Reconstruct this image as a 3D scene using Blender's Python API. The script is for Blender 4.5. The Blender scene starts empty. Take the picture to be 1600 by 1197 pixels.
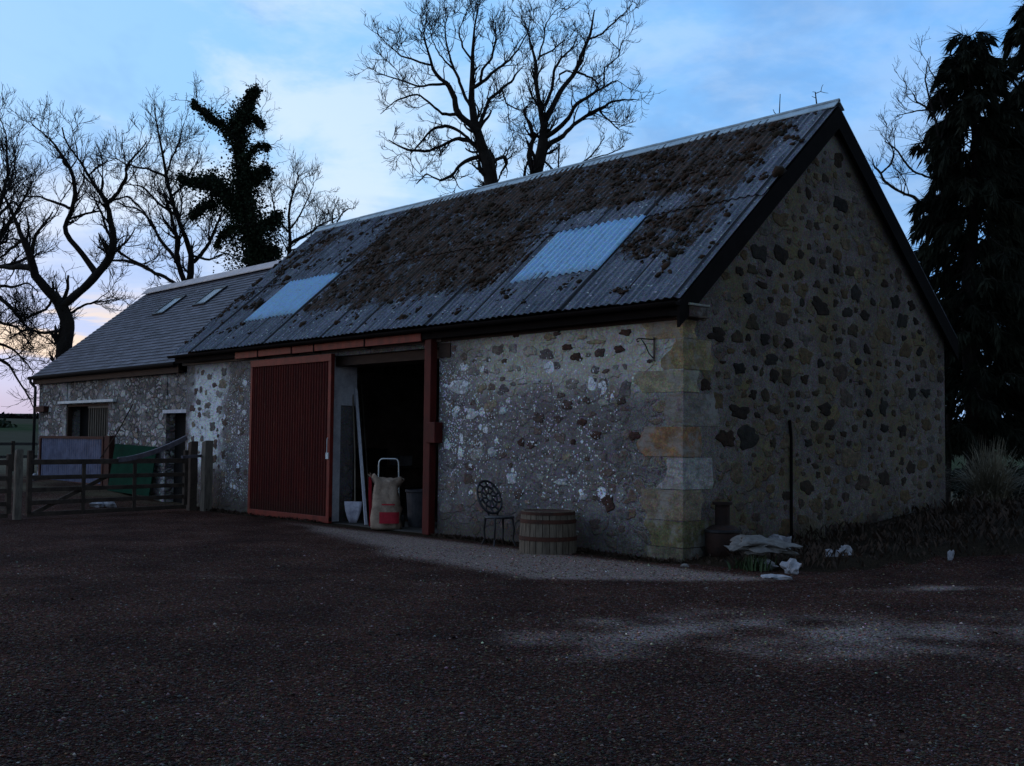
import bpy, bmesh, math, random
import numpy as np
from mathutils import Vector, noise, Matrix
R = math.radians
rng = np.random.default_rng(7)
random.seed(7)
S = bpy.context.scene
COL = S.collection

# ------------------------------------------------------------------ camera
CAM = np.array([9.589, -11.830, 1.60])
YAW, PITCH, ROLL, FPX = 2.40423, 0.051665, 0.010581, 1746.0
fw = np.array([math.cos(PITCH)*math.cos(YAW), math.cos(PITCH)*math.sin(YAW), math.sin(PITCH)])
rt = np.cross(fw, [0, 0, 1]); rt /= np.linalg.norm(rt); up = np.cross(rt, fw)
r2 = math.cos(ROLL)*rt + math.sin(ROLL)*up
u2 = -math.sin(ROLL)*rt + math.cos(ROLL)*up
cd = bpy.data.cameras.new('camera'); cam = bpy.data.objects.new('camera', cd); COL.objects.link(cam)
cam.matrix_world = Matrix(((r2[0], u2[0], -fw[0], CAM[0]), (r2[1], u2[1], -fw[1], CAM[1]), (r2[2], u2[2], -fw[2], CAM[2]), (0, 0, 0, 1)))
cd.sensor_width = 36; cd.lens = FPX*36/1600; cd.clip_start = .1; cd.clip_end = 6000
S.camera = cam

# ------------------------------------------------------------------ node helper
class NT:
    def __init__(s, tree): s.t = tree; s.n = tree.nodes; s.l = tree.links
    def node(s, ty, **kw):
        nd = s.n.new(ty)
        for k, v in kw.items():
            if k.startswith('i_'):
                key = k[2:]
                sock = nd.inputs[int(key)] if key.isdigit() else nd.inputs[key.replace('_', ' ')]
                s.put(sock, v)
            else: setattr(nd, k, v)
        return nd
    def put(s, sock, v):
        if isinstance(v, bpy.types.NodeSocket): s.l.new(v, sock)
        elif hasattr(v, 'outputs'): s.l.new(v.outputs[0], sock)
        elif isinstance(v, (tuple, list)) and len(v) == 3 and sock.type == 'RGBA': sock.default_value = (*v, 1)
        else: sock.default_value = v
    def m(s, op, a, b=0., c=0., clamp=False):
        nd = s.n.new('ShaderNodeMath'); nd.operation = op; nd.use_clamp = clamp
        s.put(nd.inputs[0], a); s.put(nd.inputs[1], b); s.put(nd.inputs[2], c); return nd.outputs[0]
    def step(s, x, a, b, lo=0., hi=1.):
        nd = s.n.new('ShaderNodeMapRange'); nd.interpolation_type = 'SMOOTHSTEP'
        s.put(nd.inputs[0], x)
        if a > b: a, b, lo, hi = b, a, hi, lo
        nd.inputs[1].default_value = a; nd.inputs[2].default_value = b; nd.inputs[3].default_value = lo; nd.inputs[4].default_value = hi
        return nd.outputs[0]
    def mix(s, f, a, b, mode='MIX'):
        nd = s.n.new('ShaderNodeMix'); nd.data_type = 'RGBA'; nd.blend_type = mode
        s.put(nd.inputs[0], f); s.put(nd.inputs[6], a); s.put(nd.inputs[7], b); return nd.outputs[2]
    def noise(s, v, sc, det=4, ro=.55, dist=0., w=None):
        nd = s.n.new('ShaderNodeTexNoise'); s.put(nd.inputs['Vector'], v)
        nd.inputs['Scale'].default_value = sc; nd.inputs['Detail'].default_value = det; nd.inputs['Roughness'].default_value = ro; nd.inputs['Distortion'].default_value = dist
        return nd.outputs['Fac']
    def mapping(s, v, sc=(1, 1, 1), loc=(0, 0, 0), rot=(0, 0, 0)):
        nd = s.n.new('ShaderNodeMapping'); s.put(nd.inputs[0], v)
        nd.inputs['Scale'].default_value = sc; nd.inputs['Location'].default_value = loc; nd.inputs['Rotation'].default_value = rot
        return nd.outputs[0]

# ------------------------------------------------------------------ world : dusk sky
W = bpy.data.worlds.new('World'); S.world = W; W.use_nodes = True
w = NT(W.node_tree); w.n.clear()
tc = w.node('ShaderNodeTexCoord').outputs['Generated']
sep = w.node('ShaderNodeSeparateXYZ', i_0=tc)
GLOW = R(176)
gdir = (math.cos(GLOW), math.sin(GLOW), 0.0)
dg = w.node('ShaderNodeVectorMath', operation='DOT_PRODUCT', i_0=tc, i_1=gdir).outputs['Value']
elev = sep.outputs['Z']
# colour fields
blue = w.mix(w.step(dg, .35, .97), (.135, .43, .97), (.27, .58, 1.0))
# behind the photographer the overcast is greyer, to the east it is already dark
side = w.node('ShaderNodeVectorMath', operation='DOT_PRODUCT', i_0=tc, i_1=(math.cos(R(255)), math.sin(R(255)), 0.)).outputs['Value']
blue = w.mix(w.step(side, -.35, .55), blue, (.46, .64, .95))
east = w.step(dg, .28, -.35)
blue = w.mix(east, blue, (.070, .078, .105))
cl = w.mapping(tc, (1.0, 1.0, 2.6))
n1 = w.noise(w.mapping(cl, (1, 1, 1), (5.3, 2.2, 1.1)), 2.6, 6, .6, .5); n2 = w.noise(w.mapping(tc, (1, 1, 2.4), (3.1, 1.7, .4)), 7.0, 6, .65, .4)
cf = w.m('ADD', w.m('MULTIPLY', n1, .7), w.m('MULTIPLY', n2, .3))
cm = w.m('MULTIPLY', w.step(cf, .44, .60), w.step(dg, .55, .93, .30, 1.0))
cm = w.m('MULTIPLY', cm, w.step(elev, .55, .1, .65, 1.))
dk = w.m('MULTIPLY', w.step(w.noise(w.mapping(tc, (1, 1, 2.), (8., 3., 2.)), 3.4, 5, .6, .4), .44, .64), .75)
blue = w.mix(dk, blue, (.155, .36, .74))
c1 = w.mix(cm, blue, (.66, .80, .98))
# violet and warm bands low towards the sunset
low = w.m('MULTIPLY', w.step(elev, .30, .06), w.step(dg, .80, .985))
c2 = w.mix(w.m('MULTIPLY', low, .65), c1, (.52, .50, .86))
bn = w.noise(w.mapping(tc, (1.5, 1.5, 16.)), 3.2, 4, .6, .5)
warm = w.m('MULTIPLY', w.m('MULTIPLY', w.step(elev, .035, .06), w.step(elev, .135, .09)), w.m('MULTIPLY', w.step(dg, .86, .97), w.step(bn, .46, .58)))
c3 = w.mix(w.m('MULTIPLY', warm, .8), c2, (1.0, .74, .55))
greyband = w.m('MULTIPLY', w.step(elev, .055, .02), w.step(dg, .7, .95))
c4 = w.mix(w.m('MULTIPLY', greyband, .7), c3, (.42, .44, .68))
sky = w.node('ShaderNodeTexSky'); sky.sky_type = 'NISHITA'; sky.sun_disc = False
sky.sun_elevation = R(3); sky.sun_rotation = math.pi/2 - R(205)
c5 = w.mix(1.0, c4, w.mix(1.0, sky.outputs[0], (.06, .06, .06), 'MULTIPLY'), 'ADD')
lown = w.m('MULTIPLY', w.step(elev, 0., -.05), 1.)
c6 = w.mix(lown, c5, (.02, .02, .025))
bg = w.node('ShaderNodeBackground', i_0=c6); bg.inputs[1].default_value = 1.0
w.l.new(bg.outputs[0], w.node('ShaderNodeOutputWorld').inputs[0])

# weak, very soft glow of the set sun behind cloud, low over the western field
sl = bpy.data.lights.new('sun', 'SUN'); sl.energy = .05; sl.angle = R(30); sl.color = (1, .86, .74)
so = bpy.data.objects.new('sun', sl); COL.objects.link(so)
sd = Vector((math.cos(R(215))*math.cos(R(22)), math.sin(R(215))*math.cos(R(22)), math.sin(R(22))))
so.rotation_euler = sd.to_track_quat('Z', 'Y').to_euler()

S.view_settings.view_transform = 'Standard'; S.view_settings.look = 'None'
S.view_settings.exposure = 0.0; S.view_settings.gamma = 1; S.view_settings.use_curve_mapping = False
S.cycles.max_bounces = 5; S.cycles.diffuse_bounces = 3; S.cycles.transmission_bounces = 4; S.cycles.transparent_max_bounces = 4

# ------------------------------------------------------------------ measuring helpers
def ray(x, y):
    d = fw*FPX + r2*(x-800) + u2*(598.5-y); return d/np.linalg.norm(d)
def hit(x, y, P, n):
    n = np.array(n, float); d = ray(x, y); return CAM + d*(n@(np.array(P)-CAM))/(n@d)
def at(x, y, D):
    d = ray(x, y); return CAM + d*D/(d@fw)

# ------------------------------------------------------------------ materials
MATS = {}
def material(name, build):
    m = bpy.data.materials.new(name); m.use_nodes = True
    t = NT(m.node_tree); t.n.clear()
    p = t.node('ShaderNodeBsdfPrincipled'); o = t.node('ShaderNodeOutputMaterial'); t.l.new(p.outputs[0], o.inputs[0])
    p.inputs['Roughness'].default_value = .85
    p.inputs['Specular IOR Level'].default_value = .25
    t.p = p; t.obj = t.node('ShaderNodeTexCoord').outputs['Object']
    build(t); MATS[name] = m; return m
def bump(t, h, strength=.5, dist=.02, nrm=None):
    b = t.node('ShaderNodeBump'); b.inputs['Strength'].default_value = strength; b.inputs['Distance'].default_value = dist
    t.put(b.inputs['Height'], h)
    if nrm is not None: t.put(b.inputs['Normal'], nrm)
    t.put(t.p.inputs['Normal'], b.outputs[0]); return b.outputs[0]
def chroma(t, c, sc=22., amt=.6, lo=.40, hi=1.62):
    sc *= 1.35; amt = min(1., amt*1.25)
    nd = t.node('ShaderNodeTexNoise', i_Scale=sc, i_Detail=4., i_Roughness=.7); t.put(nd.inputs['Vector'], t.obj)
    mr = t.node('ShaderNodeVectorMath', operation='MULTIPLY_ADD', i_0=nd.outputs['Color'], i_1=((hi-lo)*2.2,)*3, i_2=(lo-(hi-lo)*.6,)*3)
    mx = t.node('ShaderNodeVectorMath', operation='MAXIMUM', i_0=mr.outputs[0], i_1=(.12, .12, .12))
    return t.mix(amt, c, mx.outputs[0], 'MULTIPLY')
def simple(name, col, col2=None, sc=6., rough=.8, metal=0., bs=.3, bd=.01, spec=.25, stretch=(1, 1, 1), fine=40.):
    def b(t):
        v = t.mapping(t.obj, stretch)
        n = t.noise(v, sc, 5, .65, .3)
        c2 = col2 or tuple(c*.5 for c in col)
        c = t.mix(t.step(n, .35, .68), col, c2)
        f = t.noise(v, fine, 3, .6)
        c = t.mix(.55, c, t.mix(f, (.25, .25, .25), (1., 1., 1.)), 'MULTIPLY')
        t.put(t.p.inputs['Base Color'], c); t.p.inputs['Roughness'].default_value = rough; t.p.inputs['Metallic'].default_value = metal
        t.p.inputs['Specular IOR Level'].default_value = spec
        bump(t, t.m('ADD', n, t.m('MULTIPLY', f, .5)), bs, bd)
    return material(name, b)

def masonry(name, mortar, stones, scale, cover, lichen=None, joint=None, vs=1.5, seed=0., base_dark=True, jw=.10):
    def b(t):
        dn = t.node('ShaderNodeTexNoise', i_Scale=3.2, i_Detail=3.); t.put(dn.inputs['Vector'], t.obj)
        dv = t.node('ShaderNodeVectorMath', operation='SUBTRACT', i_0=dn.outputs['Color'], i_1=(.5, .5, .5))
        dv2 = t.node('ShaderNodeVectorMath', operation='SCALE', i_0=dv.outputs[0]); dv2.inputs['Scale'].default_value = .32
        pos = t.node('ShaderNodeVectorMath', operation='ADD', i_0=t.obj, i_1=dv2.outputs[0]).outputs[0]
        v = t.mapping(pos, (1, 1, vs), (seed, seed*.7, seed*.3))
        vo = t.node('ShaderNodeTexVoronoi', i_Scale=scale); t.put(vo.inputs['Vector'], v); vo.inputs['Randomness'].default_value = .95
        ve = t.node('ShaderNodeTexVoronoi', feature='DISTANCE_TO_EDGE', i_Scale=scale); t.put(ve.inputs['Vector'], v); ve.inputs['Randomness'].default_value = .95
        rc = t.node('ShaderNodeSeparateColor', i_0=vo.outputs['Color'])
        en = t.noise(t.obj, 22, 4, .65)
        e = t.m('ADD', ve.outputs['Distance'], t.m('MULTIPLY', t.m('SUBTRACT', en, .5), .16))
        inside = t.step(e, jw*.6, jw*1.5)
        keep = t.step(rc.outputs[0], 1-cover-.05, 1-cover+.05)
        # colour of each stone
        cr = t.node('ShaderNodeValToRGB'); cr.color_ramp.interpolation = 'LINEAR'
        els = cr.color_ramp.elements
        for k, c in enumerate(stones):
            if k < 2: e_ = els[k]; e_.position = k/(len(stones)-1)
            else: e_ = els.new(k/(len(stones)-1))
            e_.position = k/(len(stones)-1); e_.color = (*c, 1)
        t.put(cr.inputs[0], rc.outputs[1])
        big = t.noise(t.obj, .9, 4, .6); mid = t.noise(t.obj, 7, 5, .7); fine = t.noise(t.obj, 55, 3, .7)
        mc = t.mix(t.step(big, .35, .65), mortar, tuple(c*.62 for c in mortar))
        sc_ = t.mix(.7, cr.outputs[0], t.mix(mid, (.35, .35, .35), (1.5, 1.45, 1.4)), 'MULTIPLY')
        f = t.m('MULTIPLY', inside, keep)
        c = t.mix(f, mc, sc_)
        if joint is not None:
            c = t.mix(t.m('MULTIPLY', t.step(e, jw*.7, jw*.25), t.m('MULTIPLY', t.step(mid, .45, .58), 1.)), c, joint)
        c = t.mix(.8, c, t.mix(t.step(fine, .3, .7), (.42, .42, .42), (1.45, 1.45, 1.45)), 'MULTIPLY')
        c = t.mix(.7, c, t.mix(t.step(mid, .3, .7), (.6, .58, .58), (1.25, 1.25, 1.25)), 'MULTIPLY')
        sx = t.node('ShaderNodeSeparateXYZ', i_0=t.obj)
        X, Z = sx.outputs[0], sx.outputs[2]
        if lichen is not None: c = lichen(t, c, X, Z, big, mid)
        if base_dark:   # damp, mossy foot of the wall
            zz = t.m('ADD', Z, t.m('MULTIPLY', t.m('SUBTRACT', mid, .5), .8))
            c = t.mix(t.step(zz, .85, .05, 0., .72), c, (.045, .036, .025))
        c = chroma(t, c, 24., .75)
        t.put(t.p.inputs['Base Color'], c)
        t.p.inputs['Roughness'].default_value = .93
        h = t.m('ADD', t.m('MULTIPLY', f, .6), t.m('ADD', t.m('MULTIPLY', fine, .35), t.m('MULTIPLY', mid, .5)))
        bump(t, h, .9, .035)
    return material(name, b)

def dots(t, scale, rad, dens, v=None, seed=0.):
    dn = t.node('ShaderNodeTexNoise', i_Scale=14., i_Detail=2.); t.put(dn.inputs['Vector'], t.obj)
    dv2 = t.node('ShaderNodeVectorMath', operation='SCALE', i_0=dn.outputs['Color']); dv2.inputs['Scale'].default_value = .05
    pos = t.node('ShaderNodeVectorMath', operation='ADD', i_0=t.obj, i_1=dv2.outputs[0]).outputs[0]
    vo = t.node('ShaderNodeTexVoronoi', i_Scale=scale); t.put(vo.inputs['Vector'], t.mapping(pos, (1, 1, 1), (seed, 0, 0))); 
    r = t.node('ShaderNodeSeparateColor', i_0=vo.outputs['Color'])
    size = t.m('MULTIPLY', r.outputs[1], rad)
    d = t.m('SUBTRACT', size, vo.outputs['Distance'])
    return t.m('MULTIPLY', t.step(d, 0., .05), t.m('GREATER_THAN', t.m('ADD', r.outputs[0], dens), 1.))
def lichen_spots(t, X, Z):
    band = t.m('MULTIPLY', t.step(X, -6.2, -5.0), t.m('MULTIPLY', t.step(X, -.6, -1.9), t.m('MULTIPLY', t.step(Z, .35, 1.), t.step(Z, 3.1, 2.5))))
    strong = t.m('MULTIPLY', t.step(X, -3.7, -4.6), t.m('MULTIPLY', t.step(X, -6., -5.), t.m('MULTIPLY', t.step(Z, 1.1, 1.7), t.step(Z, 3.1, 2.8))))
    lb = t.m('MULTIPLY', t.step(X, -11.2, -11.7), t.m('MULTIPLY', t.step(X, -13.2, -12.7), t.m('MULTIPLY', t.step(Z, .1, .5), t.step(Z, 3.1, 2.7))))
    dens = t.m('ADD', t.m('MULTIPLY', band, .30), t.m('ADD', t.m('MULTIPLY', strong, .45), t.m('MULTIPLY', lb, .42)))
    dens = t.m('MULTIPLY', dens, t.step(t.noise(t.obj, 2.6, 3, .6), .38, .60, .25, 1.25))
    d = t.m('MAXIMUM', dots(t, 17, .52, dens), dots(t, 34, .55, t.m('MULTIPLY', dens, 1.0), seed=3.))
    d = t.m('MAXIMUM', d, dots(t, 8, .55, t.m('MULTIPLY', dens, .75), seed=9.))
    d = t.m('MAXIMUM', d, dots(t, 4.5, .5, t.m('MULTIPLY', dens, .6), seed=29.))
    d = t.m('MULTIPLY', d, t.step(t.noise(t.obj, 30, 3, .7), .36, .5))
    return d
def front_lichen(t, c, X, Z, big, mid):
    # dirt-dark centre of the wall, cream pointing at the top right
    c = t.mix(t.m('MULTIPLY', t.m('MULTIPLY', t.step(X, -.9, -2.0), t.step(Z, 2.7, 2.2)), .55), c, (.155, .145, .155))
    top = t.m('MULTIPLY', t.step(X, -5.2, -3.5), t.step(t.m('ADD', Z, t.m('MULTIPLY', t.m('SUBTRACT', big, .5), 1.2)), 2.1, 2.7))
    c = t.mix(t.m('MULTIPLY', top, .8), c, t.mix(t.step(mid, .4, .6), (.44, .43, .33), (.52, .55, .54)))
    c = t.mix(lichen_spots(t, X, Z), c, (.72, .78, .84))
    # old limewash left of the door
    wx = t.m('ADD', X, t.m('MULTIPLY', t.m('SUBTRACT', t.noise(t.obj, 1.7, 4, .6), .5), 1.6))
    lw = t.m('MULTIPLY', t.m('MULTIPLY', t.step(wx, -14.6, -14.1), t.step(wx, -12.6, -13.2)), t.m('MULTIPLY', t.step(Z, .75, 1.1), t.step(Z, 3.4, 2.8)))
    lw = t.m('MULTIPLY', lw, t.step(mid, .72, .48))
    c = t.mix(t.m('MULTIPLY', lw, .92), c, (.74, .82, .86))
    return c
M_front = masonry('front_masonry', (.25, .25, .25), [(.13, .11, .10), (.18, .17, .18), (.21, .18, .13), (.26, .25, .25), (.16, .11, .08), (.30, .29, .27)], 3.6, .62, front_lichen, (.07, .06, .06), seed=2.)
def gable_l(t, c, X, Z, big, mid):
    sx = t.node('ShaderNodeSeparateXYZ', i_0=t.obj); Y = sx.outputs[1]
    tan = t.m('MULTIPLY', t.step(t.noise(t.obj, 1.3, 3, .6), .5, .62), .7)
    c = t.mix(tan, c, t.mix(t.step(mid, .4, .6), (.17, .135, .07), (.10, .085, .05)))
    pale = t.m('MULTIPLY', t.step(Z, 5.8, 6.4), .6)
    return t.mix(pale, c, (.27, .26, .25))
M_gable = masonry('gable_masonry', (.18, .158, .145), [(.12, .09, .05), (.15, .13, .11), (.18, .15, .08), (.12, .10, .09)], 3.0, .34, gable_l, None, seed=5.)
def low_l(t, c, X, Z, big, mid):
    d = dots(t, 9, .5, .22, seed=4.)
    c = t.mix(d, c, (.50, .52, .54))
    return t.mix(t.m('MULTIPLY', t.step(t.noise(t.obj, 1.1, 3), .5, .65), .5), c, (.42, .43, .44))
M_low = masonry('byre_masonry', (.17, .17, .17), [(.15, .12, .11), (.42, .43, .44), (.26, .22, .18), (.22, .23, .25), (.55, .57, .58), (.18, .12, .10)], 3.6, .93, low_l, (.03, .025, .025), vs=2.1, seed=11., base_dark=False, jw=.10)
M_inner = simple('inner_wall', (.50, .40, .34), (.30, .23, .19), 2.)

def colattr(name, nm='tint', rough=.9, bs=.8, bd=.02, sc=9.):
    def b(t):
        a = t.node('ShaderNodeAttribute'); a.attribute_name = nm
        n = t.noise(t.obj, sc, 5, .7); f = t.noise(t.obj, 60, 3, .7)
        c = t.mix(.85, a.outputs['Color'], t.mix(t.step(n, .3, .7), (.45, .45, .45), (1.4, 1.38, 1.3)), 'MULTIPLY')
        c = t.mix(.6, c, t.mix(t.step(f, .3, .7), (.5, .5, .5), (1.4, 1.4, 1.4)), 'MULTIPLY')
        c = chroma(t, c, 24., .6)
        if name == 'quoin_stone':
            p_ = t.step(t.noise(t.obj, 2.3, 5, .7), .47, .62); c = t.mix(t.m('MULTIPLY', p_, .75), c, (.27, .27, .26))
            rb = t.noise(t.mapping(t.obj, (1, 1, 5)), 4.5, 4, .6); c = t.mix(t.m('MULTIPLY', t.step(rb, .5, .62), .5), c, (.17, .13, .085))
        if name == 'front_stone':
            sx = t.node('ShaderNodeSeparateXYZ', i_0=t.obj); c = t.mix(lichen_spots(t, sx.outputs[0], sx.outputs[2]), c, (.72, .78, .84))
        t.put(t.p.inputs['Base Color'], c); t.p.inputs['Roughness'].default_value = rough
        bump(t, t.m('ADD', n, t.m('MULTIPLY', f, .4)), bs, bd)
    return material(name, b)
M_stone = colattr('tinted_stone')
M_fstone = colattr('front_stone')
M_quoin = colattr('quoin_stone', sc=5.)

def roofmat(t):
    a = t.node('ShaderNodeAttribute'); a.attribute_name = 'moss'
    sx = t.node('ShaderNodeSeparateXYZ', i_0=t.obj); X = sx.outputs[0]
    streak = t.noise(t.mapping(t.obj, (9, .8, .8)), 1.6, 4, .65)
    fine = t.noise(t.obj, 30, 4, .7); mid = t.noise(t.obj, 5, 5, .7)
    c = t.mix(t.step(streak, .35, .68), (.065, .078, .10), (.165, .18, .22))
    c = t.mix(.8, c, t.mix(t.step(fine, .3, .7), (.4, .4, .4), (1.35, 1.35, 1.35)), 'MULTIPLY')
    d = dots(t, 22, .5, .10); c = t.mix(d, c, (.40, .42, .43))
    # lap joints between sheets, black with dirt
    xm = t.m('FRACT', t.m('DIVIDE', t.m('ADD', X, 30*1.08+.5), 1.08))
    j = t.m('LESS_THAN', t.m('ABSOLUTE', t.m('SUBTRACT', xm, .5)), .022)
    c = t.mix(t.m('MULTIPLY', j, .85), c, (.015, .014, .014))
    mm = t.m('ADD', t.m('ADD', t.m('MULTIPLY', a.outputs['Fac'], .60), .12), t.m('ADD', t.m('MULTIPLY', t.m('SUBTRACT', t.noise(t.mapping(t.obj, (1.6, .8, .8)), 7, 5, .8), .5), 2.6), t.m('MULTIPLY', t.m('SUBTRACT', t.noise(t.obj, 1.5, 3, .6), .5), .9)))
    ms = t.step(mm, .46, .62)
    mossc = t.mix(t.step(t.noise(t.obj, 14, 4, .7), .4, .6), (.018, .013, .007), (.062, .030, .016))
    c = t.mix(ms, c, mossc)
    c = chroma(t, c, 26., .6)
    t.put(t.p.inputs['Base Color'], c)
    t.p.inputs['Roughness'].default_value = .82
    bump(t, t.m('ADD', t.m('MULTIPLY', ms, t.m('ADD', .4, mid)), t.m('MULTIPLY', fine, .25)), .8, .03)
M_roof = material('corrugated_cement', roofmat)
M_moss = simple('moss_clump', (.052, .025, .013), (.016, .015, .008), 5., .95, bs=.9, bd=.02, fine=30.)
def slatemat(t):
    v = t.mapping(t.obj, (1, 1, 1))
    a = t.node('ShaderNodeAttribute'); a.attribute_name = 'tint'
    n = t.noise(t.obj, 9, 5, .7); f = t.noise(t.obj, 45, 3, .7)
    c = t.mix(.8, a.outputs['Color'], t.mix(n, (.4, .4, .4), (1.5, 1.5, 1.5)), 'MULTIPLY')
    c = t.mix(.5, c, t.mix(f, (.3, .3, .3), (1.6, 1.6, 1.6)), 'MULTIPLY')
    t.put(t.p.inputs['Base Color'], c); t.p.inputs['Roughness'].default_value = .6; t.p.inputs['Specular IOR Level'].default_value = .35
    bump(t, t.m('ADD', n, f), .5, .008)
M_slate = material('slate', slatemat)
def grp(t):
    st = t.noise(t.mapping(t.obj, (7, 1, 1)), 2., 3, .6)
    c = t.mix(st, (.33, .62, .98), (.48, .78, 1.0))  # blue of the reflected sky is put into the sheet colour
    g = t.noise(t.obj, 12, 4, .7); gs_ = t.noise(t.mapping(t.obj, (14, .7, .7)), 2., 4, .7); c = t.mix(t.m('MULTIPLY', t.step(gs_, .5, .7), .45), c, (.16, .26, .34))
    c = t.mix(t.m('MULTIPLY', t.step(g, .53, .72), .6), c, (.14, .20, .22)); c = chroma(t, c, 22., .5)
    t.put(t.p.inputs['Base Color'], c); t.p.inputs['Roughness'].default_value = .38; t.p.inputs['Specular IOR Level'].default_value = .5
    tl = t.node('ShaderNodeBsdfTranslucent', i_0=(.75, .85, .9)); ms_ = t.node('ShaderNodeAddShader'); sc_ = t.node('ShaderNodeMixShader'); sc_.inputs[0].default_value = .38
    t.l.new(t.p.outputs[0], sc_.inputs[1]); t.l.new(tl.outputs[0], sc_.inputs[2]); t.n.remove(ms_)
    out = [n for n in t.n if n.type == 'OUTPUT_MATERIAL'][0]; t.l.new(sc_.outputs[0], out.inputs[0])
M_grp = material('rooflight_sheet', grp)
M_glass = simple('dusty_pane', (.30, .36, .40), (.20, .25, .28), 3., .25, spec=.6, bs=.1)
M_ridge = simple('ridge_metal', (.46, .60, .68), (.30, .40, .46), 3., .5, bs=.25, spec=.4)
M_ridgetile = simple('ridge_tile', (.80, .70, .66), (.62, .58, .60), 2., .7)
M_black = simple('black_paint', (.008, .007, .007), (.012, .010, .010), 4., .9, spec=.08)
M_blackmetal = simple('black_metal', (.02, .02, .024), (.03, .03, .035), 9., .4, .3, spec=.5)
M_brownwood = simple('brown_timber', (.06, .036, .026), (.035, .02, .015), 3., .8, stretch=(1, 6, 6))
M_tan = simple('tan_timber', (.28, .22, .18), (.14, .11, .09), 3., .85, stretch=(.6, 5, 5))
M_red = simple('red_paint', (.25, .028, .018), (.13, .016, .012), 5., .6, bs=.2, spec=.3, stretch=(1, 1, .6))
def redb(t):
    n = t.noise(t.mapping(t.obj, (9, 1, .35)), 2.2, 5, .7); f = t.noise(t.obj, 35, 4, .7)
    c = t.mix(t.step(n, .35, .68), (.085, .013, .010), (.045, .010, .009))
    k = t.noise(t.mapping(t.obj, (6, 6, .8)), 3., 5, .75); c = t.mix(t.m('MULTIPLY', t.step(k, .58, .66), .6), c, (.12, .045, .03))
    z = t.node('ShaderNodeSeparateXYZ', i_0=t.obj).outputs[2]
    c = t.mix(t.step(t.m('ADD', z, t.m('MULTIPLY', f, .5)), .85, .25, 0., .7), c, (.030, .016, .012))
    c = chroma(t, c, 28., .6); t.put(t.p.inputs['Base Color'], c); t.p.inputs['Roughness'].default_value = .8; t.p.inputs['Specular IOR Level'].default_value = .12
    bump(t, f, .4, .01)
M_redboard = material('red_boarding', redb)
M_redpost = simple('dark_red_paint', (.11, .012, .009), (.06, .009, .007), 5., .7, stretch=(1, 1, .4))
M_lime = simple('limewash', (.80, .82, .88), (.55, .57, .65), 4., .9)
M_wood = simple('weathered_timber', (.085, .065, .052), (.045, .034, .028), 5., .85, bs=.6, stretch=(1, 1, 1), fine=30.)
M_woodlight = simple('grey_timber_post', (.20, .18, .15), (.11, .095, .08), 6., .85, bs=.6, stretch=(3, 3, .5))
M_woodblue = simple('wet_grey_timber', (.17, .16, .19), (.10, .09, .11), 6., .6, bs=.5)
M_corr = simple('galvanised_sheet', (.15, .18, .30), (.08, .10, .18), 3., .5, .3, spec=.4)
M_rust = simple('rusty_red_frame', (.070, .020, .016), (.04, .015, .012), 7., .8)
M_green = simple('green_board', (.004, .052, .032), (.003, .034, .022), 3., .9, spec=.05)
M_flash = simple('pale_lintel', (.80, .88, .90), (.60, .68, .72), 6., .6)
M_bark = simple('bark', (.030, .024, .020), (.018, .014, .012), 3., .95, bs=.9, bd=.05, fine=16.)
M_twig = simple('twigs', (.020, .015, .014), (.017, .014, .013), 4., .95, bs=.0)
M_ivy = simple('ivy_leaves', (.020, .035, .014), (.012, .022, .009), 1.3, .75, bs=.0, spec=.2)
M_needle = simple('conifer_spray', (.022, .026, .016), (.010, .013, .009), .9, .9, bs=.0, spec=.1)
M_shaft = simple('pale_pole', (.70, .72, .78), (.50, .52, .60), 6., .6, stretch=(4, 4, .5))
M_shaftwood = simple('ash_shaft', (.26, .22, .17), (.18, .15, .12), 6., .6)
M_blade = simple('pale_shovel_blade', (.62, .62, .72), (.40, .40, .50), 7., .5)
M_chrome = simple('bright_tube', (.85, .92, .92), (.75, .85, .85), 6., .35, .2, spec=.5)
M_tyre = simple('rubber', (.015, .015, .015), None, 6., .8)
M_bin = simple('grey_plastic', (.10, .10, .11), (.06, .06, .07), 5., .7)
M_barrelw = simple('oak_staves', (.20, .165, .125), (.10, .08, .06), 5., .85, bs=.7, stretch=(5, 5, .6))
M_hoop = simple('rusty_hoop', (.085, .032, .020), (.045, .022, .016), 8., .8)
M_soil = simple('soil', (.02, .016, .012), None, 10., .95)
M_rock = simple('white_rock', (.48, .48, .52), (.26, .26, .28), 5., .85, bs=.9, bd=.03)
M_slab = simple('pale_slab', (.22, .21, .20), (.13, .12, .11), 5., .85, bs=.8, bd=.02)
M_stove = simple('rusted_iron', (.045, .022, .016), (.022, .014, .012), 6., .75, .2, bs=.8)
M_white = simple('white_petals', (.70, .74, .74), None, 6., .7)
M_leafg = simple('green_blades', (.05, .085, .03), (.03, .05, .02), 3., .7, bs=0.)
M_dead = simple('dead_leaves', (.075, .045, .030), (.035, .025, .018), 3., .9, bs=0.)
M_pampas = simple('straw_blades', (.30, .26, .18), (.16, .14, .10), 3., .85, bs=0.)
M_concrete = simple('barn_floor', (.09, .085, .08), (.05, .045, .04), 2., .9)
M_dark = simple('interior_shade_black', (.006, .005, .005), None, 4., .95)  # near-black colour standing in for the shade inside the byre

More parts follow.
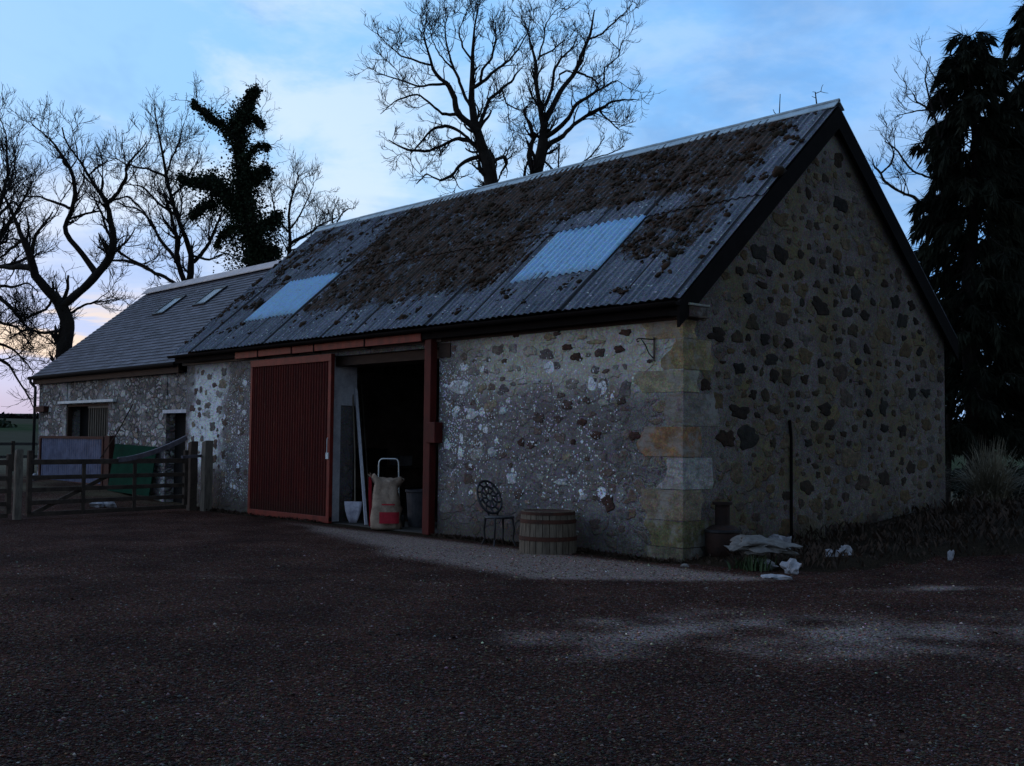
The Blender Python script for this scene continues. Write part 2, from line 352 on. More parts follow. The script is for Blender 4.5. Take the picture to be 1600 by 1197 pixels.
def field(t):
    n = t.noise(t.obj, .035, 4, .6); n2 = t.noise(t.obj, .5, 5, .7); n3 = t.noise(t.mapping(t.obj, (1, 1, 1)), .012, 3, .5)
    c = t.mix(t.step(n, .4, .6), (.040, .060, .030), (.06, .065, .04))
    c = t.mix(t.step(n3, .48, .56), c, (.075, .07, .05))
    c = t.mix(.6, c, t.mix(n2, (.4, .4, .4), (1.5, 1.5, 1.5)), 'MULTIPLY')
    t.put(t.p.inputs['Base Color'], c); t.p.inputs['Roughness'].default_value = 1.; t.p.inputs['Specular IOR Level'].default_value = 0.
    bump(t, n2, .5, .1)
M_field = material('pasture', field)
def yardmat(t):
    a = t.node('ShaderNodeAttribute'); a.attribute_name = 'ground'
    s_ = t.node('ShaderNodeSeparateColor', i_0=a.outputs['Color'])
    pale, grass, bed = s_.outputs[0], s_.outputs[1], s_.outputs[2]
    vo = t.node('ShaderNodeTexVoronoi', i_Scale=72.); t.put(vo.inputs['Vector'], t.obj)
    rc = t.node('ShaderNodeSeparateColor', i_0=vo.outputs['Color'])
    n = t.noise(t.obj, .8, 5, .65); f = t.noise(t.obj, 24, 4, .75); big = t.noise(t.obj, .23, 3, .5)
    c = t.mix(rc.outputs[0], (.014, .0055, .0045), (.066, .030, .021))
    c = t.mix(t.m('MULTIPLY', t.step(rc.outputs[1], .90, .96), .8), c, (.13, .12, .11))
    c = t.mix(.8, c, t.mix(t.step(n, .3, .7), (.5, .48, .5), (1.6, 1.55, 1.5)), 'MULTIPLY')
    c = t.mix(.9, c, t.mix(t.step(f, .3, .7), (.35, .35, .35), (1.6, 1.6, 1.6)), 'MULTIPLY')
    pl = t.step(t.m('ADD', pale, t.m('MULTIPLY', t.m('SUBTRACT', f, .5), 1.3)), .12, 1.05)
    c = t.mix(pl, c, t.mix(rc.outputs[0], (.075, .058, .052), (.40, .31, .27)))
    c = chroma(t, c, 34., .95)
    gr = t.step(t.m('ADD', grass, t.m('MULTIPLY', t.m('SUBTRACT', f, .5), .8)), .35, .7)
    c = t.mix(gr, c, t.mix(t.noise(t.obj, 3, 4), (.035, .045, .018), (.16, .12, .09)))
    bd_ = t.step(t.m('ADD', bed, t.m('MULTIPLY', t.m('SUBTRACT', f, .5), .8)), .35, .6)
    c = t.mix(bd_, c, t.mix(rc.outputs[0], (.014, .011, .008), (.04, .028, .018)))
    t.put(t.p.inputs['Base Color'], c); t.p.inputs['Roughness'].default_value = 1.; t.p.inputs['Specular IOR Level'].default_value = .03
    h = t.m('ADD', t.m('MULTIPLY', vo.outputs['Distance'], -1.), t.m('MULTIPLY', f, .8))
    bump(t, h, .8, .012)
M_yard = material('gravel', yardmat)
M_pebble = colattr('pebble', rough=.8, bs=.3, bd=.004, sc=20.)

# ------------------------------------------------------------------ mesh helpers
class MB:
    def __init__(s): s.v = []; s.f = []; s.t = []; s.n = 0
    def add(s, verts, faces, tint=None):
        s.v.append(np.asarray(verts, float).reshape(-1, 3))
        s.f.extend([tuple(i+s.n for i in f) for f in faces])
        if tint is not None: s.t.extend([tint]*len(s.v[-1]))
        s.n += len(s.v[-1]); return s
    def box(s, x0, x1, y0, y1, z0, z1, tint=None, bev=0.):
        x0, x1 = sorted((x0, x1)); y0, y1 = sorted((y0, y1)); z0, z1 = sorted((z0, z1))
        v = [(x, y, z) for z in (z0, z1) for y in (y0, y1) for x in (x0, x1)]
        return s.add(v, [(0, 2, 3, 1), (4, 5, 7, 6), (0, 1, 5, 4), (2, 6, 7, 3), (0, 4, 6, 2), (1, 3, 7, 5)], tint)
    def beam(s, a, b, w_, h_, upv=(0, 0, 1), tint=None):
        a = np.array(a, float); b = np.array(b, float); d = b-a; L = np.linalg.norm(d); d /= L
        u = np.array(upv, float); sd_ = np.cross(d, u)
        if np.linalg.norm(sd_) < 1e-4: sd_ = np.cross(d, [1, 0, 0])
        sd_ /= np.linalg.norm(sd_); u = np.cross(sd_, d)
        v = []
        for p in (a, b):
            for q, r in ((-1, -1), (1, -1), (1, 1), (-1, 1)): v.append(p+sd_*q*w_/2+u*r*h_/2)
        return s.add(v, [(3, 2, 1, 0), (4, 5, 6, 7), (0, 1, 5, 4), (1, 2, 6, 5), (2, 3, 7, 6), (3, 0, 4, 7)], tint)
    def tube(s, pts, rad, sides=8, cap=True):
        P = np.array(pts, float); n = len(P); r = np.broadcast_to(rad, (n,)).astype(float)
        d = np.gradient(P, axis=0); d /= np.linalg.norm(d, axis=1)[:, None]+1e-9
        ref = np.array([0, 0, 1.]) if abs(d[:, 2]).mean() < .8 else np.array([1., 0, 0])
        a = np.cross(d, ref); a /= np.linalg.norm(a, axis=1)[:, None]+1e-9; b = np.cross(d, a)
        th = np.linspace(0, 2*np.pi, sides, endpoint=False)
        ring = P[:, None]+r[:, None, None]*(np.cos(th)[None, :, None]*a[:, None]+np.sin(th)[None, :, None]*b[:, None])
        f = [(i*sides+k, i*sides+(k+1) % sides, (i+1)*sides+(k+1) % sides, (i+1)*sides+k) for i in range(n-1) for k in range(sides)]
        if cap: f += [tuple(range(sides))[::-1], tuple((n-1)*sides+k for k in range(sides))]
        return s.add(ring.reshape(-1, 3), f)
    def lathe(s, prof, cx, cy, sides=24, z0=0.):
        n = len(prof); v = []
        for r, z in prof:
            for k in range(sides):
                a = 2*math.pi*k/sides; v.append((cx+r*math.cos(a), cy+r*math.sin(a), z0+z))
        f = [(i*sides+k, i*sides+(k+1) % sides, (i+1)*sides+(k+1) % sides, (i+1)*sides+k) for i in range(n-1) for k in range(sides)]
        f += [tuple(range(sides))[::-1], tuple((n-1)*sides+k for k in range(sides))]
        return s.add(v, f)
    def build(s, name, mat, parent=None, smooth=False, bevel=0., loc=None):
        V = np.concatenate(s.v)
        if loc is not None: V = V-np.array(loc)
        me = bpy.data.meshes.new(name); me.from_pydata(V.tolist(), [], s.f); me.update()
        if s.t:
            at_ = me.color_attributes.new('tint', 'FLOAT_COLOR', 'POINT')
            at_.data.foreach_set('color', np.array([(*c[:3], 1) for c in s.t], 'f').ravel())
        me.materials.append(mat)
        o = bpy.data.objects.new(name, me); COL.objects.link(o)
        if loc is not None: o.location = loc
        if parent: o.parent = parent
        if smooth: me.polygons.foreach_set('use_smooth', [True]*len(me.polygons))
        if bevel:
            md = o.modifiers.new('bevel', 'BEVEL'); md.width = bevel; md.segments = 2; md.limit_method = 'ANGLE'
        return o
def quads(name, V, mat, parent=None, sides=4, tint=None, smooth=False):
    """fast mesh from an (N, sides, 3) array of separate faces"""
    V = np.asarray(V, 'f'); N = len(V); me = bpy.data.meshes.new(name)
    me.vertices.add(N*sides); me.vertices.foreach_set('co', V.reshape(-1))
    me.loops.add(N*sides); me.loops.foreach_set('vertex_index', np.arange(N*sides, dtype='i'))
    me.polygons.add(N); me.polygons.foreach_set('loop_start', np.arange(0, N*sides, sides, dtype='i'))
    me.update(calc_edges=True); me.materials.append(mat)
    o = bpy.data.objects.new(name, me); COL.objects.link(o)
    if parent: o.parent = parent
    return o
def bulk(name, V, F, mat, parent=None, tint=None, smooth=False):
    V = np.asarray(V, 'f').reshape(-1, 3); F = np.asarray(F, 'i'); k = F.shape[1]
    me = bpy.data.meshes.new(name); me.vertices.add(len(V)); me.vertices.foreach_set('co', V.ravel())
    me.loops.add(F.size); me.loops.foreach_set('vertex_index', F.ravel())
    me.polygons.add(len(F)); me.polygons.foreach_set('loop_start', np.arange(0, F.size, k, dtype='i'))
    if smooth: me.polygons.foreach_set('use_smooth', np.ones(len(F), bool))
    me.update(calc_edges=True); me.materials.append(mat)
    if tint is not None:
        a = me.color_attributes.new('tint', 'FLOAT_COLOR', 'POINT'); a.data.foreach_set('color', np.asarray(tint, 'f').ravel())
    o = bpy.data.objects.new(name, me); COL.objects.link(o)
    if parent: o.parent = parent
    return o
def tag(o, label=None, cat=None, group=None, kind=None):
    if label: o['label'] = label
    if cat: o['category'] = cat
    if group: o['group'] = group
    if kind: o['kind'] = kind
    return o
def empty(name, loc, label, cat, group=None):
    o = bpy.data.objects.new(name, None); COL.objects.link(o); o.location = loc
    bpy.context.view_layer.update()
    return tag(o, label, cat, group)
def child(o, parent):
    """parent keeps world placement (parents are unrotated empties)"""
    o.parent = parent; o.matrix_parent_inverse = Matrix.Translation(-Vector(parent.location)); return o
def blob(mb, c, s, seed, tint=None, sub=2, rough=.35, flat=1.):
    bm = bmesh.new(); bmesh.ops.create_icosphere(bm, subdivisions=sub, radius=1)
    off = Vector((seed*3.7, seed*1.3, seed*7.1)); v = []
    for q in bm.verts:
        k = 1+rough*2*(noise.noise(q.co*1.3+off))+rough*.7*noise.noise(q.co*3.1+off)
        v.append((c[0]+q.co.x*s[0]*k, c[1]+q.co.y*s[1]*k, c[2]+q.co.z*s[2]*k))
    f = [tuple(x.index for x in p.verts) for p in bm.faces]; bm.free()
    mb.add(v, f, tint)

def merge(a, b):
    """b's mesh becomes part of a's, with its own material slot"""
    if 'tint' not in a.data.color_attributes: a.data.color_attributes.new('tint', 'FLOAT_COLOR', 'POINT')
    bm = bmesh.new(); bm.from_mesh(a.data); n0 = len(bm.faces); bm.from_mesh(b.data); bm.faces.ensure_lookup_table()
    for f in bm.faces[n0:]: f.material_index = 1
    mb_ = b.data.materials[0]; bm.to_mesh(a.data); bm.free(); a.data.materials.append(mb_); bpy.data.objects.remove(b)
def sst(x, a, b):
    t = np.clip((np.asarray(x, float)-a)/(b-a), 0, 1); return t*t*(3-2*t)
def vnoise(x, y, s, seed=0.):
    return np.array([noise.noise(Vector((a*s+seed, b*s-seed, seed*2.))) for a, b in zip(np.ravel(x), np.ravel(y))]).reshape(np.shape(x))

# ------------------------------------------------------------------ ground
def height(x, y):
    x = np.asarray(x, float); y = np.asarray(y, float)
    h = .36*sst(-x, 13.9, 22)*sst(y, -9, -3)
    h = h + .42*sst(y, 1.2, 7.5)*sst(x, -1.5, .2)*(1-sst(x, 12, 20)*.4)
    r = np.hypot(x-CAM[0], y-CAM[1])
    return h + 4.9*sst(r, 70, 230) + 4*sst(r, 300, 1500)*0
# far pasture (rings round the yard)
th = np.linspace(0, 2*np.pi, 181)[:-1]; rr = np.array([0, 6, 12, 20, 30, 45, 60, 75, 90, 110, 130, 150, 175, 200, 230, 300, 500, 900, 1800, 3500])
TT, RR = np.meshgrid(th, rr); GX = CAM[0]+RR*np.cos(TT); GY = CAM[1]+RR*np.sin(TT)
GZ = height(GX, GY)-np.where((GX > -62) & (GX < 42) & (GY > -42) & (GY < 42), .30, .0)
GZ = GZ+np.where(RR > 75, .5*np.sin(TT*9+RR*.01), 0)
n = len(th); F = [(i*n+k, i*n+(k+1) % n, (i+1)*n+(k+1) % n, (i+1)*n+k) for i in range(len(rr)-1) for k in range(n)]
o = bulk('field', np.stack([GX, GY, GZ], -1), F, M_field, smooth=True); tag(o, kind='structure')
# yard sheet
xs = np.unique(np.concatenate([np.arange(-60, -26, 1.), np.arange(-26, 12, .14), np.arange(12, 40.1, 1.)]))
ys = np.unique(np.concatenate([np.arange(-40, -14, 1.), np.arange(-14, 8, .14), np.arange(8, 40.1, 1.)]))
XX, YY = np.meshgrid(xs, ys)
nz = vnoise(XX, YY, .8, 3.)*.5+vnoise(XX, YY, .25, 8.)*.5
ZZ = height(XX, YY)+.035*nz
edge = np.interp(XX, [-12, -9.3, -6.4, -2.9, 0, 1.4, 2.2, 3.], [-.25, -.55, -1.5, -2.75, -3.0, -1.5, -.2, .6])
pale = sst(YY-edge+nz*.7, -.35, .45)*sst(XX, -11, -8)*(1-sst(XX, 1.8, 3.2))*(1-sst(YY+nz*.3, -.75, -.3))*.78
ang = (XX*.75+YY*.66)                                   # lighter lanes in the gravel colour
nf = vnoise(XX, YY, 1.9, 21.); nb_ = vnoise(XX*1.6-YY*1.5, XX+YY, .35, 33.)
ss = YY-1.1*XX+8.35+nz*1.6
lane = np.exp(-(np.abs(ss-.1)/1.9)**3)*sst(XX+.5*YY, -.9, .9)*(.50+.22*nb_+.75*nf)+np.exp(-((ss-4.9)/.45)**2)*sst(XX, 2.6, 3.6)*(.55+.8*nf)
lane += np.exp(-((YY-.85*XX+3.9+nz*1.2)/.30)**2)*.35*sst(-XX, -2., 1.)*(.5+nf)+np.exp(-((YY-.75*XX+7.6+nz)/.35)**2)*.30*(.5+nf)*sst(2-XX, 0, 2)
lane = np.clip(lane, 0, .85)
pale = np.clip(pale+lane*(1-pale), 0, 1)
bedline = np.interp(XX, [-2, .2, 1.0, 1.9, 2.25, 3.1, 6, 12, 40], [-.15, -.15, -.1, .45, 2.7, 3.5, 6., 11, 30])
bed = sst(YY-bedline+nz*.35, 0., .2)*sst(XX, -.3, .0)
bed = np.maximum(bed, (1-sst(np.abs(YY+.12+nz*.2), .12, .3))*sst(XX, -15, -14)*(1-sst(XX, 0, .3))*.9)
ZZ += .12*sst(YY-bedline, 0, .8)*sst(XX, -.2, .2)
grass = np.clip(sst(-XX-(.18*YY)+nz*1.2, 13.6, 14.6), 0, 1)*(.45+.5*nz)
grass = np.maximum(grass, sst(XX*0+YY, 9, 12)); grass = np.maximum(grass, sst(-XX, 26, 30))
n = len(xs); m_ = len(ys)
ii, jj = np.meshgrid(np.arange(m_-1), np.arange(n-1), indexing='ij'); a0 = (ii*n+jj).ravel()
F = np.stack([a0, a0+1, a0+n+1, a0+n], 1)
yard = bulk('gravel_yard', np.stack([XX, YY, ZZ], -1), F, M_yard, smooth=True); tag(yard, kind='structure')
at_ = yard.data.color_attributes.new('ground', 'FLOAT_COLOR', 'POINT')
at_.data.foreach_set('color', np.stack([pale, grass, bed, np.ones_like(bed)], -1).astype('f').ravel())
# loose stones of the gravel
def gz(x, y):
    i = np.clip(np.searchsorted(ys, y)-1, 0, m_-2); j = np.clip(np.searchsorted(xs, x)-1, 0, n-2)
    fx = (x-xs[j])/(xs[j+1]-xs[j]); fy = (y-ys[i])/(ys[i+1]-ys[i])
    f = lambda A: (A[i, j]*(1-fx)+A[i, j+1]*fx)*(1-fy)+(A[i+1, j]*(1-fx)+A[i+1, j+1]*fx)*fy
    return f(ZZ), f(pale), f(bed)
N = 170000
d_ = 1/(rng.uniform(1/17., 1/3.9, N)); hd = YAW+rng.uniform(-.62, .62, N)
px = CAM[0]+d_*np.cos(hd); py = CAM[1]+d_*np.sin(hd)
z_, p_, b_ = gz(px, py)
keep = (b_ < .3) & ~((py > -.3) & (px < .3)) ; px, py, z_, p_, d_ = px[keep], py[keep], z_[keep], p_[keep], d_[keep]; N = len(px)
octa = np.array([(1, 0, 0), (0, 1, 0), (-1, 0, 0), (0, -1, 0), (0, 0, 1), (0, 0, -1)], float)
sz = np.exp(rng.normal(-5.15, .45, N))*np.clip(.65+.055*d_, .8, 1.5); sz = np.clip(sz, .003, .015)
sc3 = sz[:, None]*np.stack([rng.uniform(.7, 1.5, N), rng.uniform(.7, 1.3, N), rng.uniform(.35, .8, N)], 1)
an = rng.uniform(0, 6.28, N); ca, sa = np.cos(an), np.sin(an)
vv = octa[None]*sc3[:, None]*rng.uniform(.75, 1.25, (N, 6, 1)); vx = vv[..., 0]*ca[:, None]-vv[..., 1]*sa[:, None]; vy = vv[..., 0]*sa[:, None]+vv[..., 1]*ca[:, None]
V = np.stack([vx+px[:, None], vy+py[:, None], vv[..., 2]+z_[:, None]+sz[:, None]*.25], -1)
F8 = np.array([(0, 1, 4), (1, 2, 4), (2, 3, 4), (3, 0, 4), (1, 0, 5), (2, 1, 5), (3, 2, 5), (0, 3, 5)])
F = (F8[None]+6*np.arange(N)[:, None, None]).reshape(-1, 3)
base = np.array([(.065, .028, .020), (.034, .021, .018), (.095, .066, .046), (.038, .036, .028), (.21, .18, .16)])
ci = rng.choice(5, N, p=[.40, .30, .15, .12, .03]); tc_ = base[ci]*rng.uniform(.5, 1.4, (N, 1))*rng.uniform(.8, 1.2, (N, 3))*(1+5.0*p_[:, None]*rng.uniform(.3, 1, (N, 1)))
tt = np.concatenate([tc_, np.ones((N, 1))], 1); tt = np.repeat(tt, 6, 0)
o = bulk('gravel', V, F, M_pebble, tint=tt); tag(o, 'loose reddish brown gravel stones strewn over the yard', 'gravel', kind='stuff')

# ------------------------------------------------------------------ main barn
EZ, RZ, HY, LX = 3.51, 6.93, 3.67, 14.94
OV = .22; SL = (RZ-EZ)/(HY+OV)
barn = empty('stone_barn', (0, 0, 0), 'tall stone barn with mossy corrugated roof and red sliding door', 'barn')
def roofp(x, t, lift=0., back=False):
    y = -OV+t*(HY+OV); z = EZ+t*(RZ-EZ); nrm = np.array([0, -SL, 1.]); nrm /= np.linalg.norm(nrm)
    y2, z2 = y+nrm[1]*lift, z+nrm[2]*lift
    if back: y2 = 2*HY-y2
    return (x, y2, z2)
TH = .55; WZ = 3.27
JL, JR = -8.62, -5.27   # doorway
b = MB(); b.box(-14.66, JL, 0, TH, -.4, WZ); b.box(JL, JR, .02, TH, 3.18, WZ); b.box(JR, -.0, 0, TH, -.4, WZ)
front_o = b.build('front_wall', M_front, barn)
# gable (pentagon prism)
def gable(x0, x1, mb):
    zt = EZ+(OV)*SL-.12; pts = [(.004, -.4), (2*HY, -.4), (2*HY, zt), (HY, RZ-.14), (.004, zt)]
    v = [(x0, y, z) for y, z in pts]+[(x1, y, z) for y, z in pts]
    mb.add(v, [(4, 3, 2, 1, 0), (5, 6, 7, 8, 9)]+[(i, (i+1) % 5, (i+1) % 5+5, i+5) for i in range(5)])
g = MB(); gable(-.5, .004, g); gable_o = g.build('gable_wall', M_gable, barn)
g = MB(); gable(-14.655, -14.2, g); g.build('end_wall', M_gable, barn)
g = MB(); g.box(-14.2, -.5, 2*HY-.5, 2*HY-.003, -.4, WZ+.3); g.build('back_wall', M_inner, barn)
g = MB(); g.box(-14.2, -.5, .0, 2*HY-.5, -.2, .012); g.build('barn_floor', M_concrete, barn)
# roof sheets
def mossmask(x, t):
    x = np.asarray(x, float); t = np.asarray(t, float)
    u = sst(t, .5, .62)*sst(-x, .15, .8)*(1-sst(-x, 10.6, 11.4)*.8)
    u = np.maximum(u, sst(t, .82, .9)*sst(-x, .2, .9)*(1-sst(-x, 11., 12.5)*.6)*.7)
    mid = sst(t, .12, .24)*(1-sst(t, .95, 1.))*sst(-x, 4.0, 4.8)*(1-sst(-x, 10.3, 11.0))
    right = sst(t, .20, .30)*(1-sst(t, .52, .62))*sst(-x, .25, .6)*(1-sst(-x, 1.8, 2.2))
    left = sst(t, .55, .65)*(1-sst(t, .88, .96))*sst(-x, 12.6, 13.2)*(1-sst(-x, 14.2, 14.6))*.75
    lowl = sst(t, .12, .3)*sst(-x, 13.0, 13.3)*.35
    m = np.maximum.reduce([u, mid, right, left, lowl])
    gap = np.exp(-((t-.53)/.05)**2)*sst(-x, 1.2, 1.8)*(1-sst(-x, 3.6, 4.8))
    return m*(1-.8*gap)
def corr(name, x0, x1, t0, t1, lift, mat, parent, amp=.012, per=.1465, nt=26, back=False, thick=.009, jitter=0., attr=False, step=9):
    nx = int((x1-x0)/per*step)+2; X = np.linspace(x0, x1, nx); T = np.linspace(t0, t1, nt)
    XX_, TT_ = np.meshgrid(X, T); nrm = np.array([0, -SL, 1.]); nrm /= np.linalg.norm(nrm)
    k = np.floor((XX_+30*1.08+.5)/1.08+.5); fr = (XX_+30*1.08+.5)/1.08+.5-k
    lf = lift+amp*np.sin(2*np.pi*XX_/per)+jitter*(np.sin(k*12.9)*.5+.5)+jitter*1.2*fr + (.008*np.sin(XX_*1.7+TT_*5) if jitter else 0)
    Y = -OV+TT_*(HY+OV); Z = EZ+TT_*(RZ-EZ)
    Vt = np.stack([XX_, Y+nrm[1]*lf, Z+nrm[2]*lf], -1); Vb = np.stack([XX_, Y+nrm[1]*(lf-thick), Z+nrm[2]*(lf-thick)], -1)
    if back: Vt[..., 1] = 2*HY-Vt[..., 1]; Vb[..., 1] = 2*HY-Vb[..., 1]
    V = np.concatenate([Vt.reshape(-1, 3), Vb.reshape(-1, 3)]); M = nx*nt
    i, j = np.meshgrid(np.arange(nt-1), np.arange(nx-1), indexing='ij'); a = (i*nx+j).ravel()
    top = np.stack([a, a+1, a+nx+1, a+nx], 1); bot = top[:, ::-1]+M
    if attr:
        cxm = (XX_[:-1, :-1]+XX_[1:, 1:])/2; ctm = (TT_[:-1, :-1]+TT_[1:, 1:])/2
        hole = (((cxm > -3.98) & (cxm < -2.16)) | ((cxm > -12.89) & (cxm < -10.91))) & (ctm > .225) & (ctm < .47)
        kf = ~hole.ravel(); top = top[kf]; bot = bot[kf]
    j = np.arange(nx-1); e0 = np.stack([j, j+M, j+1+M, j+1], 1); q = (nt-1)*nx; e1 = np.stack([q+j, q+j+1, q+j+1+M, q+j+M], 1)
    i = np.arange(nt-1)*nx; e2 = np.stack([i, i+nx, i+nx+M, i+M], 1); e3 = np.stack([i+nx-1, i+nx-1+M, i+2*nx-1+M, i+2*nx-1], 1)
    o = bulk(name, V, np.concatenate([top, bot, e0, e1, e2, e3]), mat, parent, smooth=False)
    if attr:
        at = o.data.attributes.new('moss', 'FLOAT', 'POINT'); mm = mossmask(XX_, TT_).ravel()
        at.data.foreach_set('value', np.concatenate([mm, mm]).astype('f'))
    return o
roof = bpy.data.objects.new('roof', None)
def join_roof(parts, name):
    # join meshes without operators
    bm = bmesh.new()
    for p in parts: bm.from_mesh(p.data)
    me = bpy.data.meshes.new(name); bm.to_mesh(me); bm.free(); me.materials.append(parts[0].data.materials[0])
    for p in parts: bpy.data.objects.remove(p)
    me.polygons.foreach_set('use_smooth', np.zeros(len(me.polygons), bool))
    o = bpy.data.objects.new(name, me); COL.objects.link(o); o.parent = barn; return o
XR = .14
ra = corr('a', -LX, XR, 0, .52, .03, M_roof, None, jitter=.014, attr=True)
rb = corr('b', -LX, XR, .485, .995, .055, M_roof, None, jitter=.014, attr=True)
rc_ = corr('c', -LX, XR, 0, .995, .03, M_roof, None, back=True, attr=False, nt=6, step=6)
rm = join_roof([ra, rb], 'roof')
rbk = join_roof([rc_], 'back_roof')
# ridge cap: two wings and a roll
b = MB(); xj = np.linspace(-LX-.03, XR+.01, 9)
for k in range(8):
    x0, x1 = xj[k], xj[k+1]+(.04 if k < 7 else 0); dz = .004*(k % 2)
    for s_ in (1, -1):
        yy = HY-s_*.15; zz = RZ+.085-SL*.15
        v = [(x, y, z+dz) for x in (x0, x1) for y, z in ((HY, RZ+.105), (yy, zz+.025), (yy, zz+.008), (HY, RZ+.085))]
        b.add(v, [(0, 1, 5, 4), (1, 2, 6, 5), (2, 3, 7, 6), (0, 3, 2, 1), (4, 5, 6, 7)])
    b.tube([(x0, HY, RZ+.095+dz), (x1, HY, RZ+.095+dz)], .036, 8)
rc2 = b.build('ridge_cap', M_ridge, barn)
# rooflights: two pairs of pale corrugated sheets
for (x0, x1, x2, t0, t1, lb) in ((-4.04, -3.0, -2.1, .192, .487, 'pair'), (-12.95, -11.95, -10.85, .192, .487, 'pair')):
    for a_, c_, lf in ((x0, x1+.03, .062), (x1-.02, x2, .071)):
        corr('rooflight', a_, c_, t0+.004*(lf > .07), t1, lf, M_grp, barn, nt=8, amp=.020)
# moss clumps
mb = MB(); pts = []
N = 17000
xx = rng.uniform(-LX, XR, N); t_ = rng.uniform(.05, .95, N); mk = mossmask(xx, t_)
nn = np.array([noise.noise(Vector((a*2.2, c*11, 1.)))+.5*noise.noise(Vector((a*7, c*30, 5.))) for a, c in zip(xx, t_)])
ok = (mk*.7+nn*1.7+.04 > .42+rng.uniform(0, .6, N)); 
ok &= ~(((xx > -4.1) & (xx < -2.05) | (xx > -13) & (xx < -10.8)) & (t_ > .18) & (t_ < .5))
xx, t_ = xx[ok], t_[ok]; N = len(xx)
bm = bmesh.new(); bmesh.ops.create_icosphere(bm, subdivisions=1, radius=1); ic = np.array([v.co[:] for v in bm.verts]); icf = np.array([[v.index for v in f.verts] for f in bm.faces]); bm.free()
s0 = np.exp(rng.normal(-3.75, .5, N)); s3 = np.stack([s0*rng.uniform(.8, 1.3, N), s0*rng.uniform(.8, 1.3, N), s0*rng.uniform(.4, .9, N)], 1)
pv = ic[None]*s3[:, None]*rng.uniform(.7, 1.3, (N, len(ic), 1))
cs, sn = math.cos(math.atan(SL)), math.sin(math.atan(SL))
y3 = pv[..., 1]*cs-pv[..., 2]*sn; z3 = pv[..., 1]*sn+pv[..., 2]*cs
cen = np.array([roofp(a, c, .055+.025*(c > .5)) for a, c in zip(xx, t_)])
V = np.stack([pv[..., 0]+cen[:, None, 0], y3+cen[:, None, 1], z3+cen[:, None, 2]], -1)
mo = bulk('moss', V, (icf[None]+len(ic)*np.arange(N)[:, None, None]).reshape(-1, 3), M_moss, barn); mo['kind'] = 'stuff'
# barge boards on the gable, soffit, fascia, gutter
def rakeboard(x0, x1, d0, d1, name, mat, back=False):
    """board following the slope between perpendicular depths d0..d1 below the roof plane"""
    v = []
    cosb = math.cos(math.atan(SL))
    for x in (x0, x1):
        for t, d in ((-.01, d0), (1., d0), (1., d1), (-.01, d1)):
            y = -OV+t*(HY+OV); z = EZ+t*(RZ-EZ)-d/cosb
            v.append((x, 2*HY-y if back else y, z))
    b = MB(); b.add(v, [(0, 1, 2, 3), (7, 6, 5, 4), (0, 4, 5, 1), (1, 5, 6, 2), (2, 6, 7, 3), (3, 7, 4, 0)])
    return b.build(name, mat, barn)
for bk in (False, True):
    rakeboard(.10, .145, .0, .26, 'barge_board', M_black, bk)
    rakeboard(-.03, .10, .10, .14, 'soffit', M_black, bk)
b = MB(); b.box(-LX+.02, .09, -OV+.03, -OV+.06, EZ-.20, EZ-.01); b.build('fascia_board', M_black, barn)
b = MB(); hg = []
for k in range(9):
    a = math.pi*k/8; hg.append((-OV-.07-.065*math.cos(a), EZ-.03-.06*math.sin(a)))
prof = hg+[(y+.0, z) for y, z in [( -OV-.07+.058*math.cos(math.pi*k/8), EZ-.03-.052*math.sin(math.pi*k/8)) for k in range(9)]]
v = [(x, y, z) for x in (-LX-.05, .14) for y, z in prof]; np_ = len(prof)
b.add(v, [(i, (i+1) % np_, (i+1) % np_+np_, i+np_) for i in range(np_)]+[tuple(range(np_))[::-1], tuple(range(np_, 2*np_))]); b.build('gutter', M_black, barn)
b = MB(); b.box(-5.2, -.02, -.03, .3, 3.265, 3.42); b.build('wall_plate', M_brownwood, barn)
b = MB(); b.box(-LX+.1, -5.2, -.045, .3, 3.262, 3.44); b.build('wall_plate', M_tan, barn)['label'] = 'tan weathered wall plate above the door rail'
# corbel stone carrying the gable foot
b = MB(); b.box(-.10, .16, -.06, .34, 3.285, 3.44, (.07, .05, .045)); b.box(-.12, .18, -.08, .36, 3.44, 3.475, (.24, .25, .22))
b.build('corbel', M_quoin, barn, bevel=.012)
# quoins
b = MB(); rnd = random.Random(3)
for z0, z1, wx, wy, c in ((3.02, 3.26, .76, .30, (.34, .26, .15)), (2.60, 3.01, .24, .62, (.26, .21, .11)), (2.29, 2.585, .88, .34, (.30, .28, .19)), (1.83, 2.27, .42, .75, (.20, .185, .17)),
                          (1.41, 1.815, .82, .36, (.26, .15, .08)), (.97, 1.395, .45, .62, (.33, .33, .33)), (.55, .955, .72, .40, (.22, .18, .13)), (.19, .535, .55, .58, (.14, .13, .065)), (-.1, .175, .7, .4, (.12, .11, .08))):
    nseg = 12; ph = rnd.random()*9
    # front leaf with a rough inner edge
    def edge(zv, w_): return -w_+.13*noise.noise(Vector((zv*4+ph, w_, 0.)))*2+.04*noise.noise(Vector((zv*17+ph, w_, 0.)))
    zz = np.linspace(z0, z1, nseg); vf = []
    for zq in zz:
        inset = .035*(1-min(1, min(zq-z0, z1-zq)/.06))
        vf += [(edge(zq, wx)+inset, .002, zq), (edge(zq, wx)+inset+.03, -.007, zq), (.0, -.007-.005*noise.noise(Vector((zq*5, 1, ph))), zq), (.009+.006*noise.noise(Vector((zq*5, 3, ph))), .0, zq), (.009, wy-inset+.14*noise.noise(Vector((zq*4, ph, 1.))), zq), (.0035, wy-inset+.02+.14*noise.noise(Vector((zq*4, ph, 1.))), zq)]
    f = [(i*6+k, i*6+k+1, (i+1)*6+k+1, (i+1)*6+k) for i in range(nseg-1) for k in range(5)]
    f += [(0, 1, 2, 3, 4, 5)[::-1], tuple((nseg-1)*6+k for k in range(6))]
    b.add(vf, f, c)
